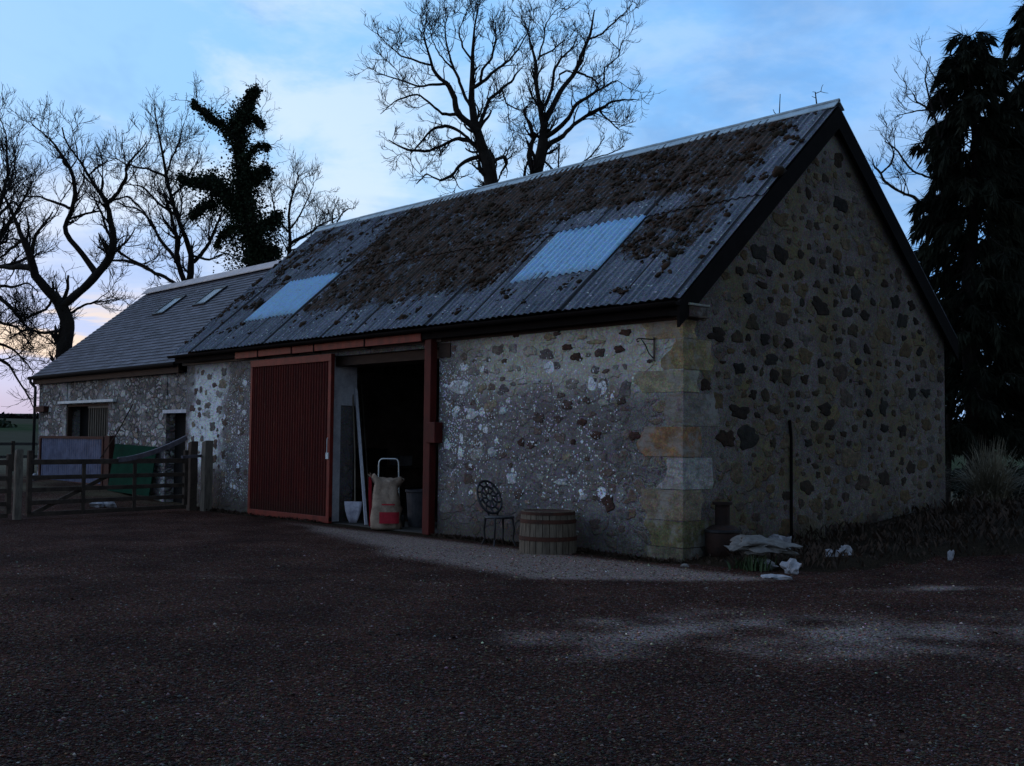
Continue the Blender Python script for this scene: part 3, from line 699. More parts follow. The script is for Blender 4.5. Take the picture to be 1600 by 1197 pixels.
b.build('quoins', M_quoin, barn)
# individual stones showing in the pointing, gable and front
def lump(mb, cx, cz, w_, h_, face, tint, seed, prot=.022):
    rd = random.Random(seed); K = 18; rings = []
    for (sc_, pr) in ((1., -.004), (.88, prot*.7), (.5, prot)):
        ring = []
        for k in range(K):
            a = 2*math.pi*k/K; ca, sa = math.cos(a), math.sin(a); q = (abs(ca)**3+abs(sa)**3)**(-1/3.)*.97
            rr_ = sc_*q*(1+.62*noise.noise(Vector((ca*1.3+seed*1.7, sa*1.3, seed*.37)))+.24*noise.noise(Vector((ca*3.6, sa*3.6, seed*2.3))))
            ring.append((cx+ca*rr_*w_/2, cz+sa*rr_*h_/2, pr+.006*rd.random()))
        rings.append(ring)
    P = [p for r in rings for p in r]
    v = [((p[0], -p[2], p[1]) if face == 'front' else (p[2]+.004, p[0], p[1])) for p in P]
    f = [(i*K+k, i*K+(k+1) % K, (i+1)*K+(k+1) % K, (i+1)*K+k) for i in range(2) for k in range(K)]+[tuple(2*K+k for k in range(K))]
    if face != 'front': f = [q for q in f]
    mb.add(v, f, tint)
gs = [(440,335,22,40),(548,368,55,45),(275,533,55,60),(348,543,50,55),(206,596,30,30),(250,590,35,32),(308,600,22,22),(283,643,40,25),(408,607,30,35),(535,590,20,40),(583,597,35,35),(237,690,42,38),(313,693,25,20),(478,715,70,62),(573,733,35,40),(605,672,32,55),(632,747,32,32),(737,703,30,50),(793,713,25,35),(250,765,45,55),(420,700,15,30),(133,810,65,50),(200,818,40,42),(236,822,18,25),(290,828,38,40),(330,832,22,45),(373,840,30,35),(490,790,30,25),(594,797,35,40),(760,765,38,50),(805,765,18,22),(765,822,20,18),(638,862,25,30),(540,878,30,20),(610,903,25,25),(680,910,25,20),(315,897,42,40),(207,925,42,42),(282,937,12,30),(323,953,35,48),(370,957,38,60),(427,965,30,38),(488,965,25,30),(485,910,22,30),(252,1015,28,35),(295,1015,28,42),(467,1010,22,22),(645,1010,20,30),(90,985,35,40),(203,1075,65,42),(325,1065,45,28),(267,1085,22,20),(437,1062,22,25),(500,1065,50,40),(462,1118,30,35),(648,1078,24,28),(695,1060,28,60),(730,1078,14,25),(795,1010,28,40),(160,1165,62,60),(240,1165,70,75),(320,1180,22,30),(440,1180,28,30),(520,1160,20,20),(560,1150,24,22),(820,870,22,30),(840,1010,30,30),(700,1130,30,26),(760,1140,30,40),(600,1130,22,26),(150,905,20,12),(350,610,16,16),(455,560,20,26),(500,660,18,24),(660,700,20,24),(700,640,22,30),(640,600,20,26)]
b = MB(); placed = []
for k, (x, y, ww, hh) in enumerate(gs):
    p = hit(1060+x/2.176, 150+y/2.176, (0, 0, 0), (1, 0, 0)); q1 = hit(1060+(x-ww/2)/2.176, 150+y/2.176, (0, 0, 0), (1, 0, 0)); q2 = hit(1060+(x+ww/2)/2.176, 150+y/2.176, (0, 0, 0), (1, 0, 0))
    q3 = hit(1060+x/2.176, 150+(y-hh/2)/2.176, (0, 0, 0), (1, 0, 0)); q4 = hit(1060+x/2.176, 150+(y+hh/2)/2.176, (0, 0, 0), (1, 0, 0))
    c = random.choice([(.020, .013, .009), (.014, .012, .010), (.032, .018, .011), (.024, .021, .018), (.05, .038, .024)])
    placed.append((p[1], p[2], abs(q2[1]-q1[1])/2, abs(q4[2]-q3[2])/2))
    lump(b, p[1], p[2], abs(q2[1]-q1[1])*.98, abs(q4[2]-q3[2])*.98, 'gable', c, k+1.3, .014)
rs = random.Random(21); got = 0
for _ in range(9000):
    hh_ = rs.uniform(.05, .15) if rs.random() < .6 else rs.uniform(.03, .07); ww_ = hh_*rs.uniform(1., 1.9); y, z = rs.uniform(.15, 2*HY-.15), rs.uniform(.3, 6.2)
    lim = EZ+.1+SL*(HY-abs(y-HY))-.35
    if z > lim-hh_: continue
    if any(abs(y-a) < (ww_+c_)*1.12+.02 and abs(z-d) < (hh_+e_)*1.12+.02 for a, d, c_, e_ in placed): continue
    if y < .75 and z < 3.3: continue
    placed.append((y, z, ww_, hh_)); got += 1
    c = rs.choice([(.085, .058, .032), (.105, .075, .042), (.062, .044, .034), (.085, .066, .055), (.036, .025, .018), (.125, .098, .066), (.11, .098, .088)])
    lump(b, y, z, ww_*2, hh_*2, 'gable', c, got+400.7, .009)
    if got > 330: break
merge(gable_o, b.build('gable_stones', M_stone, barn))
fs = [(825,110,60,30,0),(615,215,45,40,0),(715,198,40,40,0),(575,170,40,25,0),(530,115,30,20,0),(800,185,45,30,0),(932,235,26,18,0),(575,425,50,45,0),(375,590,30,40,0),(755,850,60,80,0),(810,410,40,30,0),(660,405,30,30,0),(480,255,40,35,1),(380,325,35,20,1),(440,322,40,25,1),(295,450,30,40,1),(165,465,60,50,1),(410,190,60,50,2),(100,350,80,60,1),(735,415,45,30,2),(335,745,45,55,1),(250,635,40,40,1),(545,760,60,30,1),(645,825,35,30,1),(90,465,25,25,1),(345,265,55,30,2),(115,640,30,20,1),(700,150,80,22,3),(640,130,40,18,3),(350,120,26,26,0),(185,205,40,22,2),(230,120,60,40,2),(600,585,24,24,0),(640,500,40,30,0),(500,130,50,30,3),(860,560,60,40,0),(700,560,50,40,0),(450,480,50,40,0),(420,600,50,36,0)]
pal = [[(.060, .032, .026), (.085, .060, .055)], [(.50, .54, .58), (.40, .43, .46)], [(.30, .31, .30), (.33, .32, .29)], [(.34, .26, .17), (.31, .26, .18)]]
b = MB()
for k, (x, y, ww, hh, ty) in enumerate(fs):
    f_ = lambda a, c: hit(680+a/2.784, 480+c/2.784, (0, 0, 0), (0, 1, 0))
    p = f_(x, y); w2 = abs(f_(x+ww/2, y)[0]-f_(x-ww/2, y)[0]); h2 = abs(f_(x, y-hh/2)[2]-f_(x, y+hh/2)[2])
    placed.append((p[0], p[2], w2/2, h2/2))
    lump(b, p[0], p[2], w2, h2, 'front', random.choice(pal[ty]), k+77.1, .016)
got = 0
for _ in range(9000):
    hh_ = rs.uniform(.03, .10); ww_ = hh_*rs.uniform(1., 2.2); x, z = (rs.uniform(-5.1, -1.0) if rs.random() < .75 else rs.uniform(-14.4, -11.7)), rs.uniform(.25, 3.15)
    if any(abs(x-a) < (ww_+c_)*1.1+.015 and abs(z-d) < (hh_+e_)*1.1+.015 for a, d, c_, e_ in placed): continue
    placed.append((x, z, ww_, hh_)); got += 1
    c = rs.choice([(.16, .14, .13), (.18, .17, .165), (.21, .20, .195), (.14, .105, .095), (.24, .21, .16), (.27, .27, .265), (.13, .12, .125), (.10, .072, .065)])
    lump(b, x, z, ww_*2, hh_*2, 'front', c, got+900.3, .007)
    if got > 190: break
merge(front_o, b.build('wall_stones', M_fstone, barn))
# doorway: limewashed reveal, lintel
b = MB(); b.box(JL-.01, JL+.015, .012, TH+.05, 2.25, 3.17); b.box(JL-.01, JL+.012, .012, .24, .02, 2.25); b.build('door_reveal', M_lime, barn)
b = MB(); b.box(JL-.1, JR+.1, .10, TH+.2, 3.0, 3.175); b.build('lintel', M_brownwood, barn)
# rail and its cover boards
b = MB(); zr0, zr1 = 3.28, 3.43
xb = [-12.02, -11.05, -9.72, -8.9, -7.2, -5.52]
for k in range(5): b.box(xb[k]+.012, xb[k+1]-.012, -.215, -.19+.004*k, zr0+.0+.004*(k % 2), zr1+.004*(k % 2)); 
b.box(-12.0, -5.5, -.19, -.15, zr1-.03, zr1)
rail = b.build('door_rail', M_red, barn, bevel=.004)
b = MB()
for x in xb[1:5]: MB().box(x-.015, x+.015, -.225, -.05, zr0-.03, zr1+.05).build('rail_bracket', M_black, barn)
b = MB(); b.tube([(-12.0, -.135, 3.30), (-5.5, -.135, 3.30)], .022, 8); b.build('track', M_black, barn)
# sliding door
dl, dr, dz0, dz1 = -11.46, -8.39, .04, 3.22
door = bpy.data.objects.new('sliding_door', None); COL.objects.link(door); door.location = (dl, -.1, dz0); door.parent = barn
def dchild(o): o.parent = door; o.matrix_parent_inverse = Matrix.Translation(-Vector((dl, -.1, dz0))); return o
b = MB(); per = .095; nx = int((dr-dl-.16)/per)
for k in range(nx):   # ribbed boarding
    x0 = dl+.08+k*per; prof = [(0, 0), (.022, -.022), (.05, -.022), (.072, 0), (.095, 0)]
    for (a0_, y0_), (a1_, y1_) in zip(prof[:-1], prof[1:]):
        b.add([(x0+a0_, -.10+y0_, dz0+.08), (x0+a1_, -.10+y1_, dz0+.08), (x0+a1_, -.10+y1_, dz1-.12), (x0+a0_, -.10+y0_, dz1-.12)], [(0, 1, 2, 3)])
b.box(dl+.02, dr-.02, -.085, -.07, dz0+.02, dz1-.02)
dchild(b.build('boarding', M_redboard))
b = MB(); b.box(dl, dr, -.145, -.06, dz1-.14, dz1); b.box(dl, dl+.085, -.14, -.06, dz0, dz1-.14); b.box(dr-.10, dr, -.14, -.06, dz0, dz1-.14); b.box(dl, dr, -.138, -.064, dz0-.03, dz0+.09)
dchild(b.build('door_frame', M_red, bevel=.006))
b = MB(); b.tube([(dr-.06, -.145, 1.62), (dr-.06, -.165, 1.60), (dr-.06, -.165, 1.32), (dr-.06, -.15, 1.30)], .008, 6); b.box(dr-.10, dr-.02, -.165, -.14, 1.22, 1.34)
dchild(b.build('latch', M_flash))
b = MB(); b.box(JR-.22, JR-.04, -.16, -.02, .0, zr0+.05); po = b.build('door_post', M_redpost, barn, bevel=.01)
b = MB(); b.box(JR-.12, JR+.12, -.185, -.01, 1.55, 1.90); b.build('lock_box', M_redpost, barn, bevel=.01)
b = MB(); b.box(JR+.0, JR+.30, -.02, .0, 3.0, 3.24); b.build('lintel_end', M_brownwood, barn)
# wrought bracket
b = MB(); bx, bz = -.50, 3.02
br = empty('hanging_bracket', (bx, -.02, bz-.3), 'black scrolled iron bracket fixed high on the wall near the corner', 'bracket')
bb = MB(); bb.box(bx-.012, bx+.012, -.03, -.016, bz-.30, bz+.03); child(bb.build('back_plate', M_blackmetal), br)
bb = MB(); bb.tube([(bx, -.03, bz), (bx-.02, -.16, bz), (bx-.04, -.30, bz-.0), (bx-.045, -.33, bz-.02), (bx-.045, -.32, bz-.05), (bx-.04, -.29, bz-.04)], .009, 6)
bb.tube([(bx, -.03, bz-.26), (bx-.02, -.10, bz-.20), (bx-.03, -.17, bz-.08), (bx-.04, -.24, bz-.01)], .008, 6); child(bb.build('arm', M_blackmetal), br)

# cable / thin pipe on the gable
b = MB(); b.tube([(.03, 2.50, .2), (.03, 2.50, 1.7), (.03, 2.46, 1.95)], .022, 7); b.build('drain_pipe', M_black, barn)

# ------------------------------------------------------------------ low byre
byre = empty('stone_byre', (-19.5, 0, .3), 'lower slate roofed stone byre joined to the far end of the barn', 'barn')
BX0, BX1, BEZ, BHY, BRZ = -24.55, -14.94, 3.33, 3.42, 6.22
b = MB(); Y0 = .05
b.box(-24.3, -22.15, Y0, .5, -.2, 3.12); b.box(-22.15, -19.24, Y0+.02, .5, 2.48, 3.12); b.box(-19.24, -15.8, Y0, .5, -.2, 3.12); b.box(-15.8, -14.7, Y0+.02, .5, 2.18, 3.12); b.box(-14.7, -14.655, Y0, .5, -.2, 3.12)
child(b.build('front_wall', M_low), byre)
def bpent(x0, x1, mb):
    sl = (BRZ-BEZ)/(BHY+.15); pts = [(Y0+.003, -.2), (2*BHY, -.2), (2*BHY, 3.38), (BHY, BRZ-.1), (Y0+.003, 3.38)]
    v = [(x0, y, z) for y, z in pts]+[(x1, y, z) for y, z in pts]
    mb.add(v, [(4, 3, 2, 1, 0), (5, 6, 7, 8, 9)]+[(i, (i+1) % 5, (i+1) % 5+5, i+5) for i in range(5)])
b = MB(); bpent(-24.305, -23.9, b); child(b.build('gable_wall', M_low), byre)
b = MB(); b.box(-23.9, -14.66, 2*BHY-.4, 2*BHY, -.2, 3.4); child(b.build('back_wall', M_inner), byre)
b = MB(); bsl = (BRZ-BEZ)/(BHY+.15); ncs = 30; blen = BHY+.15
ang_b = math.atan(bsl); cb, sb_ = math.cos(ang_b), math.sin(ang_b)
rd = random.Random(9)
for back in (0, 1):
    for i in range(ncs):
        t0 = i/ncs; t1 = (i+1.5)/ncs if i < ncs-1 else 1.
        x = BX0-(.15 if i % 2 else 0); 
        wdt = .30 if not back else 2.
        while x < BX1+.03:
            x1 = min(x+wdt*rd.uniform(.9, 1.1), BX1+.05); xa = max(x, BX0)
            if x1 > xa+.02:
                g_ = rd.uniform(.6, 1.25); c = (.10*g_, .10*g_, .125*g_)
                l0, l1 = .030+rd.uniform(0, .006), .008
                P = []
                for (xq) in (xa+.003, x1-.003):
                    for t, l in ((t0, l0), (t1, l1), (t0, l0-.012)):
                        y = -.10+t*blen; z = BEZ+t*(BRZ-BEZ); y -= sb_*l; z += cb*l
                        P.append((xq, 2*BHY-y if back else y, z))
                b.add(P, [(0, 3, 4, 1), (2, 5, 3, 0), (0, 1, 2), (3, 5, 4)], c)
            x = x1
# under-roof
for back in (0, 1):
    v = []
    for x in (BX0+.01, BX1):
        for t in (0, 1):
            for l in (.004, -.05):
                y = -.10+t*blen; z = BEZ+t*(BRZ-BEZ); y -= sb_*l; z += cb*l; v.append((x, 2*BHY-y if back else y, z))
    b.add(v, [(0, 2, 6, 4), (1, 5, 7, 3), (0, 4, 5, 1), (2, 3, 7, 6), (0, 1, 3, 2), (4, 6, 7, 5)], (.05, .05, .06))
child(b.build('roof', M_slate), byre)
b = MB()
nrt = 14
for k in range(nrt):
    x0 = BX0-.0+(BX1-BX0)*k/nrt; x1 = BX0+(BX1-BX0)*(k+1)/nrt-.015
    for s_ in (1, -1):
        v = [(x, BHY-s_*.0 if q < 1 else BHY-s_*.20, (BRZ+.09, BRZ+.10-.20*bsl+.01, BRZ+.085-.2*bsl+.0)[q] if q else BRZ+.10) for x in (x0, x1) for q in (0, 1, 2)]
        v = [(x, BHY-s_*yo, zo) for x in (x0, x1) for yo, zo in ((0, BRZ+.12), (.22, BRZ+.095-.22*bsl), (.22, BRZ+.07-.22*bsl))]
        b.add(v, [(0, 1, 4, 3), (1, 2, 5, 4), (0, 2, 1), (3, 4, 5)])
child(b.build('ridge_tiles', M_ridgetile), byre)
for (xa, xb_, ta, tb) in ((-21.05, -20.45, .60, .80), (-18.75, -18.15, .63, .82)):
    def rp(x, t, l): y = -.10+t*blen; z = BEZ+t*(BRZ-BEZ); return (x, y-sb_*l, z+cb*l)
    f_ = MB()
    for (x0, x1, t0, t1) in ((xa-.05, xa, ta, tb), (xb_, xb_+.05, ta, tb), (xa, xb_, ta, ta+.015), (xa, xb_, tb-.015, tb)):
        v = [rp(x, t, l) for l in (.0, .075) for x, t in ((x0, t0), (x1, t0), (x1, t1), (x0, t1))]
        f_.add(v, [(3, 2, 1, 0), (4, 5, 6, 7), (0, 1, 5, 4), (1, 2, 6, 5), (2, 3, 7, 6), (3, 0, 4, 7)])
    fo = child(f_.build('rooflight', M_blackmetal), byre)
    f_ = MB(); f_.add([rp(x, t, .055) for x, t in ((xa, ta+.015), (xb_, ta+.015), (xb_, tb-.015), (xa, tb-.015))], [(0, 1, 2, 3)])
    po_ = f_.build('pane', M_glass); po_.parent = fo; po_.matrix_parent_inverse = fo.matrix_parent_inverse if False else Matrix.Identity(4)
b = MB(); b.tube([(BX0-.05, -.17, BEZ-.03), (BX1+.0, -.17, BEZ-.02)], .055, 8); child(b.build('gutter', M_black), byre)
b = MB(); b.box(BX0+.05, BX1, -.085, -.055, BEZ-.22, BEZ-.01); b.box(BX0+.05, BX1, -.055, Y0, BEZ-.20, BEZ-.16); child(b.build('fascia_board', M_brownwood), byre)
b = MB(); b.tube([(BX0+.08, -.17, 3.28), (BX0+.08, -.16, 3.18), (-24.36, -.05, 3.02), (-24.36, -.05, 2.9), (-24.36, -.05, .2)], .045, 8); child(b.build('downpipe', M_blackmetal, smooth=True), byre)
b = MB(); v = [(-22.55, -.03, 2.50), (-18.7, -.03, 2.53)]; b.box(-22.55, -18.7, -.06, Y0-.002, 2.50, 2.575); child(b.build('lintel', M_flash, bevel=.01), byre)
# window over the half door: near-black sheet painting in the interior shade, and bars
b = MB(); b.box(-22.14, -19.25, .44, .47, -.1, 2.48); child(b.build('window_shade_back', M_dark), byre)
b = MB()
for x in np.arange(-20.65, -19.3, .15): b.box(x, x+.035, .10, .14, 1.55, 2.44)
b.box(-20.7, -19.26, .09, .15, 2.36, 2.42); child(b.build('window_bars', M_woodlight), byre)
b = MB(); b.box(-22.14, -22.08, .07, .2, .2, 2.47); b.box(-19.31, -19.25, .07, .2, .2, 2.47); b.box(-22.14, -19.25, .07, .2, 2.42, 2.475); child(b.build('window_frame', M_brownwood), byre)
b = MB(); b.box(-15.79, -14.71, .28, .32, .0, 2.17); child(b.build('door', M_dark), byre)  # near-black leaf, the doorway's shade is in its colour
b = MB(); b.box(-15.9, -14.66, -.0, Y0-.002, 2.17, 2.25); child(b.build('lintel', M_lime), byre)
# corrugated sliding half door
hd_ = bpy.data.objects.new('half_door', None); COL.objects.link(hd_); hd_.location = (-21.4, -.1, .3); child(hd_, byre)
def hchild(o): o.parent = hd_; o.matrix_parent_inverse = Matrix.Translation(-Vector(hd_.location)-Vector((0, 0, 0))); return o
b = MB(); X = np.arange(-23.62, -19.2, .019); 
Yc = -.08+.020*np.sin(X*2*np.pi/.1524); v = []
for x, y in zip(X, Yc): v += [(x, y, .32), (x, y, 1.55)]
b.add(v, [(2*i, 2*i+2, 2*i+3, 2*i+1) for i in range(len(X)-1)]); hs = b.build('corrugated_sheet', M_corr)
b = MB(); b.box(-23.72, -19.1, -.12, -.05, 1.53, 1.60); b.box(-23.72, -23.62, -.12, -.05, .3, 1.53); b.box(-19.2, -19.1, -.12, -.05, .3, 1.53); b.box(-23.62, -19.2, -.11, -.06, .30, .36); hf = b.build('door_frame', M_rust)
for q in (hs, hf): q.parent = hd_; q.matrix_parent_inverse = Matrix.Translation(-Vector((-21.4, -.1, .3)))
b = MB(); b.box(-19.08, -18.75, -.10, Y0-.003, .2, 1.62); child(b.build('door_post', M_rust), byre)
b = MB(); b.box(-24.2, -23.5, -.10, Y0-.003, 2.30, 2.46); child(b.build('vent_box', M_rust), byre)

# ------------------------------------------------------------------ yard things
# green board and stick
gb = MB(); gb.beam((-18.55, -.42, .27), (-18.53, -.02, 1.45), .001, .001)
g = MB(); v = [(-18.55, -.18, .22), (-16.1, -.18, .18), (-16.05, -.03, 1.36), (-18.5, -.03, 1.42)]
v += [(x, y-.02, z) for x, y, z in v]; g.add(v, [(0, 1, 2, 3), (7, 6, 5, 4), (0, 4, 5, 1), (1, 5, 6, 2), (2, 6, 7, 3), (3, 7, 4, 0)])
tag(g.build('board', M_green), 'flat green board leaning on the byre wall behind the gate', 'board')
g = MB(); g.tube([(-18.3, -.5, 1.05), (-17.95, -.2, 1.75), (-17.6, .0, 2.42)], .016, 6)
tag(g.build('stick', M_brownwood), 'thin dark stick leaning on the byre wall above the green board', 'stick')

def gate(A, B, zs, name, label, hinge_top=None, stile_top=1.3, group='field gates'):
    A = np.array(A, float); B = np.array(B, float); L = np.linalg.norm(B-A); d = (B-A)/L
    e = empty(name, (A[0], A[1], 0), label, 'gate', group)
    P = lambda s_, z: (A[0]+d[0]*s_, A[1]+d[1]*s_, z)
    for k, z in enumerate(zs):
        b = MB(); b.beam(P(0.02, z), P(L-.02, z), .030 if k else .05, .085 if k else .10); child(b.build('bar', M_wood, bevel=.006), e)
    for s_ in (0.02, L-.05):
        b = MB(); b.beam(P(s_, .12), P(s_, stile_top), .075, .09, upv=(*d[:2], 0)); child(b.build('stile', M_wood, bevel=.006), e)
    for s_ in (L*.36, L*.68):
        b = MB(); nrm = np.array([-d[1], d[0], 0])*.036; b.beam(np.array(P(s_, zs[-1]-.03))+nrm, np.array(P(s_, zs[0]))+nrm, .022, .08, upv=(*d[:2], 0)); child(b.build('upright', M_wood), e)
    nrm = np.array([d[1], -d[0], 0])*.034
    b = MB(); b.beam(np.array(P(L-.15, zs[-1]))+nrm, np.array(P(L*.52, zs[1]))+nrm, .02, .08); child(b.build('brace', M_wood), e)
    if hinge_top:
        b = MB(); pts = []
        for k in range(9):
            t = k/8; s_ = L*.46*(1-t)+.02; z = zs[0]+.03+(hinge_top-zs[0]-.03)*(t**1.6); pts.append(P(s_, z))
        for p, q in zip(pts[:-1], pts[1:]): b.beam(p, q, .055, .10)
        child(b.build('swept_head', M_woodblue), e)
    return e
GA, GB = (-13.35, -.60), (-12.55, -4.25)
def gz_at(y_px, x_px=160):
    n_ = (GB[1]-GA[1], -(GB[0]-GA[0]), 0); return hit(x_px, y_px, (*GA, 0), n_)[2]
zs = [gz_at(y) for y in (721, 744, 762, 781, 798)]
gate(GA, GB, zs, 'field_gate', 'dark timber field gate with swept up head, between the pale post and the barn', hinge_top=gz_at(684, 298), stile_top=1.32)
gate((-12.45, -4.60), (-11.6, -8.2), [z for z in zs], 'field_gate', 'dark timber field gate cut off by the left edge of the photo', stile_top=1.25)
def post(x, y, wd, h_, mat, label):
    b = MB(); nseg = 7; hw = wd/2; v = []
    for k in range(nseg):
        z = -.1+(h_+.1)*k/(nseg-1)
        for sx_, sy_ in ((-1, -1), (1, -1), (1, 1), (-1, 1)): v.append((x+sx_*hw*(1+.05*math.sin(k*2+sx_)), y+sy_*hw*(1+.06*math.cos(k*1.7+sy_)), z+(.02*sx_ if k == nseg-1 else 0)))
    b.add(v, [(i*4+k, i*4+(k+1) % 4, (i+1)*4+(k+1) % 4, (i+1)*4+k) for i in range(nseg-1) for k in range(4)]+[tuple((nseg-1)*4+k for k in range(4))])
    return tag(b.build('gate_post', mat, bevel=.012, loc=(x, y, 0)), label, 'post', 'gate posts')
post(-12.50, -4.43, .13, 1.33, M_woodlight, 'pale weathered square gate post standing between the two gates')
post(-13.42, -.42, .17, 1.50, M_wood, 'dark hanging post at the head of the swept field gate')
post(-12.98, -.30, .19, 1.52, M_woodlight, 'pale square gate post close to the barn wall, right of the gate')
# wet slat stuck on gate top
g = MB(); g.beam((-12.75, -1.0, 1.18), (-13.1, -.35, 1.2), .05, .06); tag(g.build('plank', M_woodblue), 'short bluish wet plank end lying over the top bar beside the post', 'plank')
for k, (x_, y_) in enumerate(((152, 776), (172, 776), (52, 757))):
    p = hit(x_, y_, (0, 0, .25), (0, 0, 1)); g = MB(); blob(g, (p[0], p[1], height(p[0], p[1])+.07), (.17, .12, .12), k+5., sub=2)
    tag(g.build('rock', M_rock, loc=(p[0], p[1], 0)), ['white stone behind the gate, left one of the close pair', 'white stone behind the gate, right one of the close pair', 'small pale stone at the far corner of the byre'][k], 'rock', 'white stones')

# feed bag with hand truck, shovel, pole, bin
p0 = hit(603, 829, (0, 0, 0), (0, 0, 1)); bxx, byy = -6.72, -.02
bag = empty('feed_sack', (bxx, byy, .01), 'crumpled pale paper sack with a red printed panel in the doorway', 'sack')
tw = np.array([.742, -.670])*-1  # towards left of view
rv = np.array([rt[0], rt[1]]); fv = np.array([fw[0], fw[1]]); fv /= np.linalg.norm(fv); rv /= np.linalg.norm(rv)
def loc2(u, d, z): return (bxx+rv[0]*u+fv[0]*d, byy+rv[1]*u+fv[1]*d, z)
b = MB(); K = 28; rings = []
levels = [(0, .255, .15), (.05, .272, .17), (.2, .262, .175), (.36, .25, .165), (.42, .235, .15), (.48, .25, .155), (.6, .24, .14), (.70, .21, .12), (.76, .20, .11), (.86, .275, .10), (.90, .30, .07), (.80, .20, .05)]
v = []
for li, (z, a, c) in enumerate(levels):
    for k in range(K):
        th_ = 2*math.pi*k/K; ct, st = math.cos(th_), math.sin(th_)
        q = (abs(ct)**3.2+abs(st)**3.2)**(-1/3.2)
        nz_ = noise.noise(Vector((ct*2.2, st*2.2, z*7)))*.05+noise.noise(Vector((ct*5, st*5, z*13)))*.03
        zz_ = z+(noise.noise(Vector((ct*2.5, st*2, 5)))*.12+(.05 if k in (11, 12, 13, 14, 15) else 0) if li >= 7 else 0)
        v.append(loc2(ct*(a*q*.98+nz_), st*(c*q+nz_), .01+zz_))
b.add(v, [(i*K+k, i*K+(k+1) % K, (i+1)*K+(k+1) % K, (i+1)*K+k) for i in range(len(levels)-1) for k in range(K)]+[tuple(range(K))[::-1]])
M_sack = simple('kraft_paper', (.50, .38, .29), (.28, .21, .16), 4., .8, bs=.6, bd=.02)
M_pink = simple('red_print', (.60, .035, .06), (.42, .025, .045), 5., .75)
child(b.build('sack_body', M_sack, smooth=True), bag)
# red printed panel and band wrapped on the front of the sack
def wrap(z0, z1, u0, u1, name):
    b = MB(); v = []; nu, nzv = 10, 5
    for i in range(nzv):
        z = z0+(z1-z0)*i/(nzv-1)
        for k in range(nu):
            u = u0+(u1-u0)*k/(nu-1)
            ca_ = min(.995, abs(u)/.265); dd = .178*(1-ca_**3.2)**(1/3.2)+.055
            v.append(loc2(u, -dd, .01+z))
    b.add(v, [(i*nu+k, i*nu+k+1, (i+1)*nu+k+1, (i+1)*nu+k) for i in range(nzv-1) for k in range(nu-1)])
    return child(b.build(name, M_pink), bag)
wrap(.11, .31, -.09, .25, 'printed_panel'); wrap(.43, .455, -.05, .18, 'printed_band')
b = MB(); v = []
for i, z in enumerate((.06, .3, .6, .85, .93)): 
    for q in (-.03, .02): v.append(loc2(-.262+q-.02*(z > .5), -.02+q, z))
b.add(v, [(2*i, 2*i+1, 2*i+3, 2*i+2) for i in range(4)]); child(b.build('side_gusset', M_pink), bag)
ht = empty('hand_truck', loc2(.02, .30, .01), 'hand truck with a bright bent tube handle standing behind the sack', 'hand truck')
b = MB(); pts = []
hw, zt = .18, 1.26
pts = [loc2(-hw-.02, .34, .05), loc2(-hw, .34, zt-.12)]+[loc2(-hw+.07*(1-math.cos(a)), .34, zt-.10+.09*math.sin(a)) for a in np.linspace(0, math.pi/2, 5)]+[loc2(hw-.07*(1-math.cos(a)), .34, zt-.10+.09*math.sin(a)) for a in np.linspace(math.pi/2, 0, 5)]+[loc2(hw, .34, zt-.12), loc2(hw+.03, .34, .05)]
b.tube(pts, .0125, 8); child(b.build('handle', M_chrome, smooth=True), ht)
for s_ in (-1, 1):
    b = MB(); c0 = loc2(s_*.24, .42, .12); c1 = loc2(s_*.29, .42, .12); b.tube([c0, c1], .11, 16); child(b.build('wheel', M_tyre), ht)
b = MB(); b.tube([loc2(-hw, .34, .35), loc2(hw, .34, .35)], .011, 6); child(b.build('cross_bar', M_chrome), ht); b = MB(); b.tube([loc2(-hw, .34, .7), loc2(hw, .34, .7)], .011, 6); child(b.build('cross_bar', M_chrome), ht)
b = MB(); v = [loc2(u, d, z) for z in (.015, .03) for u, d in ((-.22, .33), (.22, .33), (.22, .18), (-.22, .18))]; b.add(v, [(3, 2, 1, 0), (4, 5, 6, 7), (0, 1, 5, 4), (1, 2, 6, 5), (2, 3, 7, 6), (3, 0, 4, 7)]); child(b.build('toe_plate', M_blackmetal), ht)
# shovel
q = hit(555, 819, (0, .30, 0), (0, 1, 0)); shx = q[0]
sh = empty('shovel', (shx, .30, .02), 'long handled shovel with a pale blade leaning inside the doorway', 'shovel')
b = MB(); ta = hit(551, 612, (0, .52, 0), (0, 1, 0)); b.tube([(shx, .29, .35), ((shx+ta[0])/2+.01, .42, (ta[2]+.35)/2), tuple(ta)], .016, 8); child(b.build('shaft', M_shaftwood), sh)
b = MB(); v = []
for i, (z, hw_) in enumerate(((.02, .07), (.12, .11), (.25, .15), (.42, .17))):
    for u, dd in ((-1, -.015), (-.5, .0), (0, .006), (.5, 0), (1, -.015)):
        v.append((shx+rv[0]*u*hw_, .28+rv[1]*u*hw_+dd-.02, z))
b.add(v, [(i*5+k, i*5+k+1, (i+1)*5+k+1, (i+1)*5+k) for i in range(3) for k in range(4)]); bl = b.build('blade', M_blade, smooth=True); child(bl, sh)
md = bl.modifiers.new('s', 'SOLIDIFY'); md.thickness = .006
q = hit(572, 822, (0, .22, 0), (0, 1, 0)); ta = hit(556, 608, (0, .56, 0), (0, 1, 0))
b = MB(); b.beam((q[0], .22, .01), tuple(ta), .05, .05); tag(b.build('pole', M_shaft), 'long pale squared pole leaning inside the doorway, right of the shovel', 'pole')
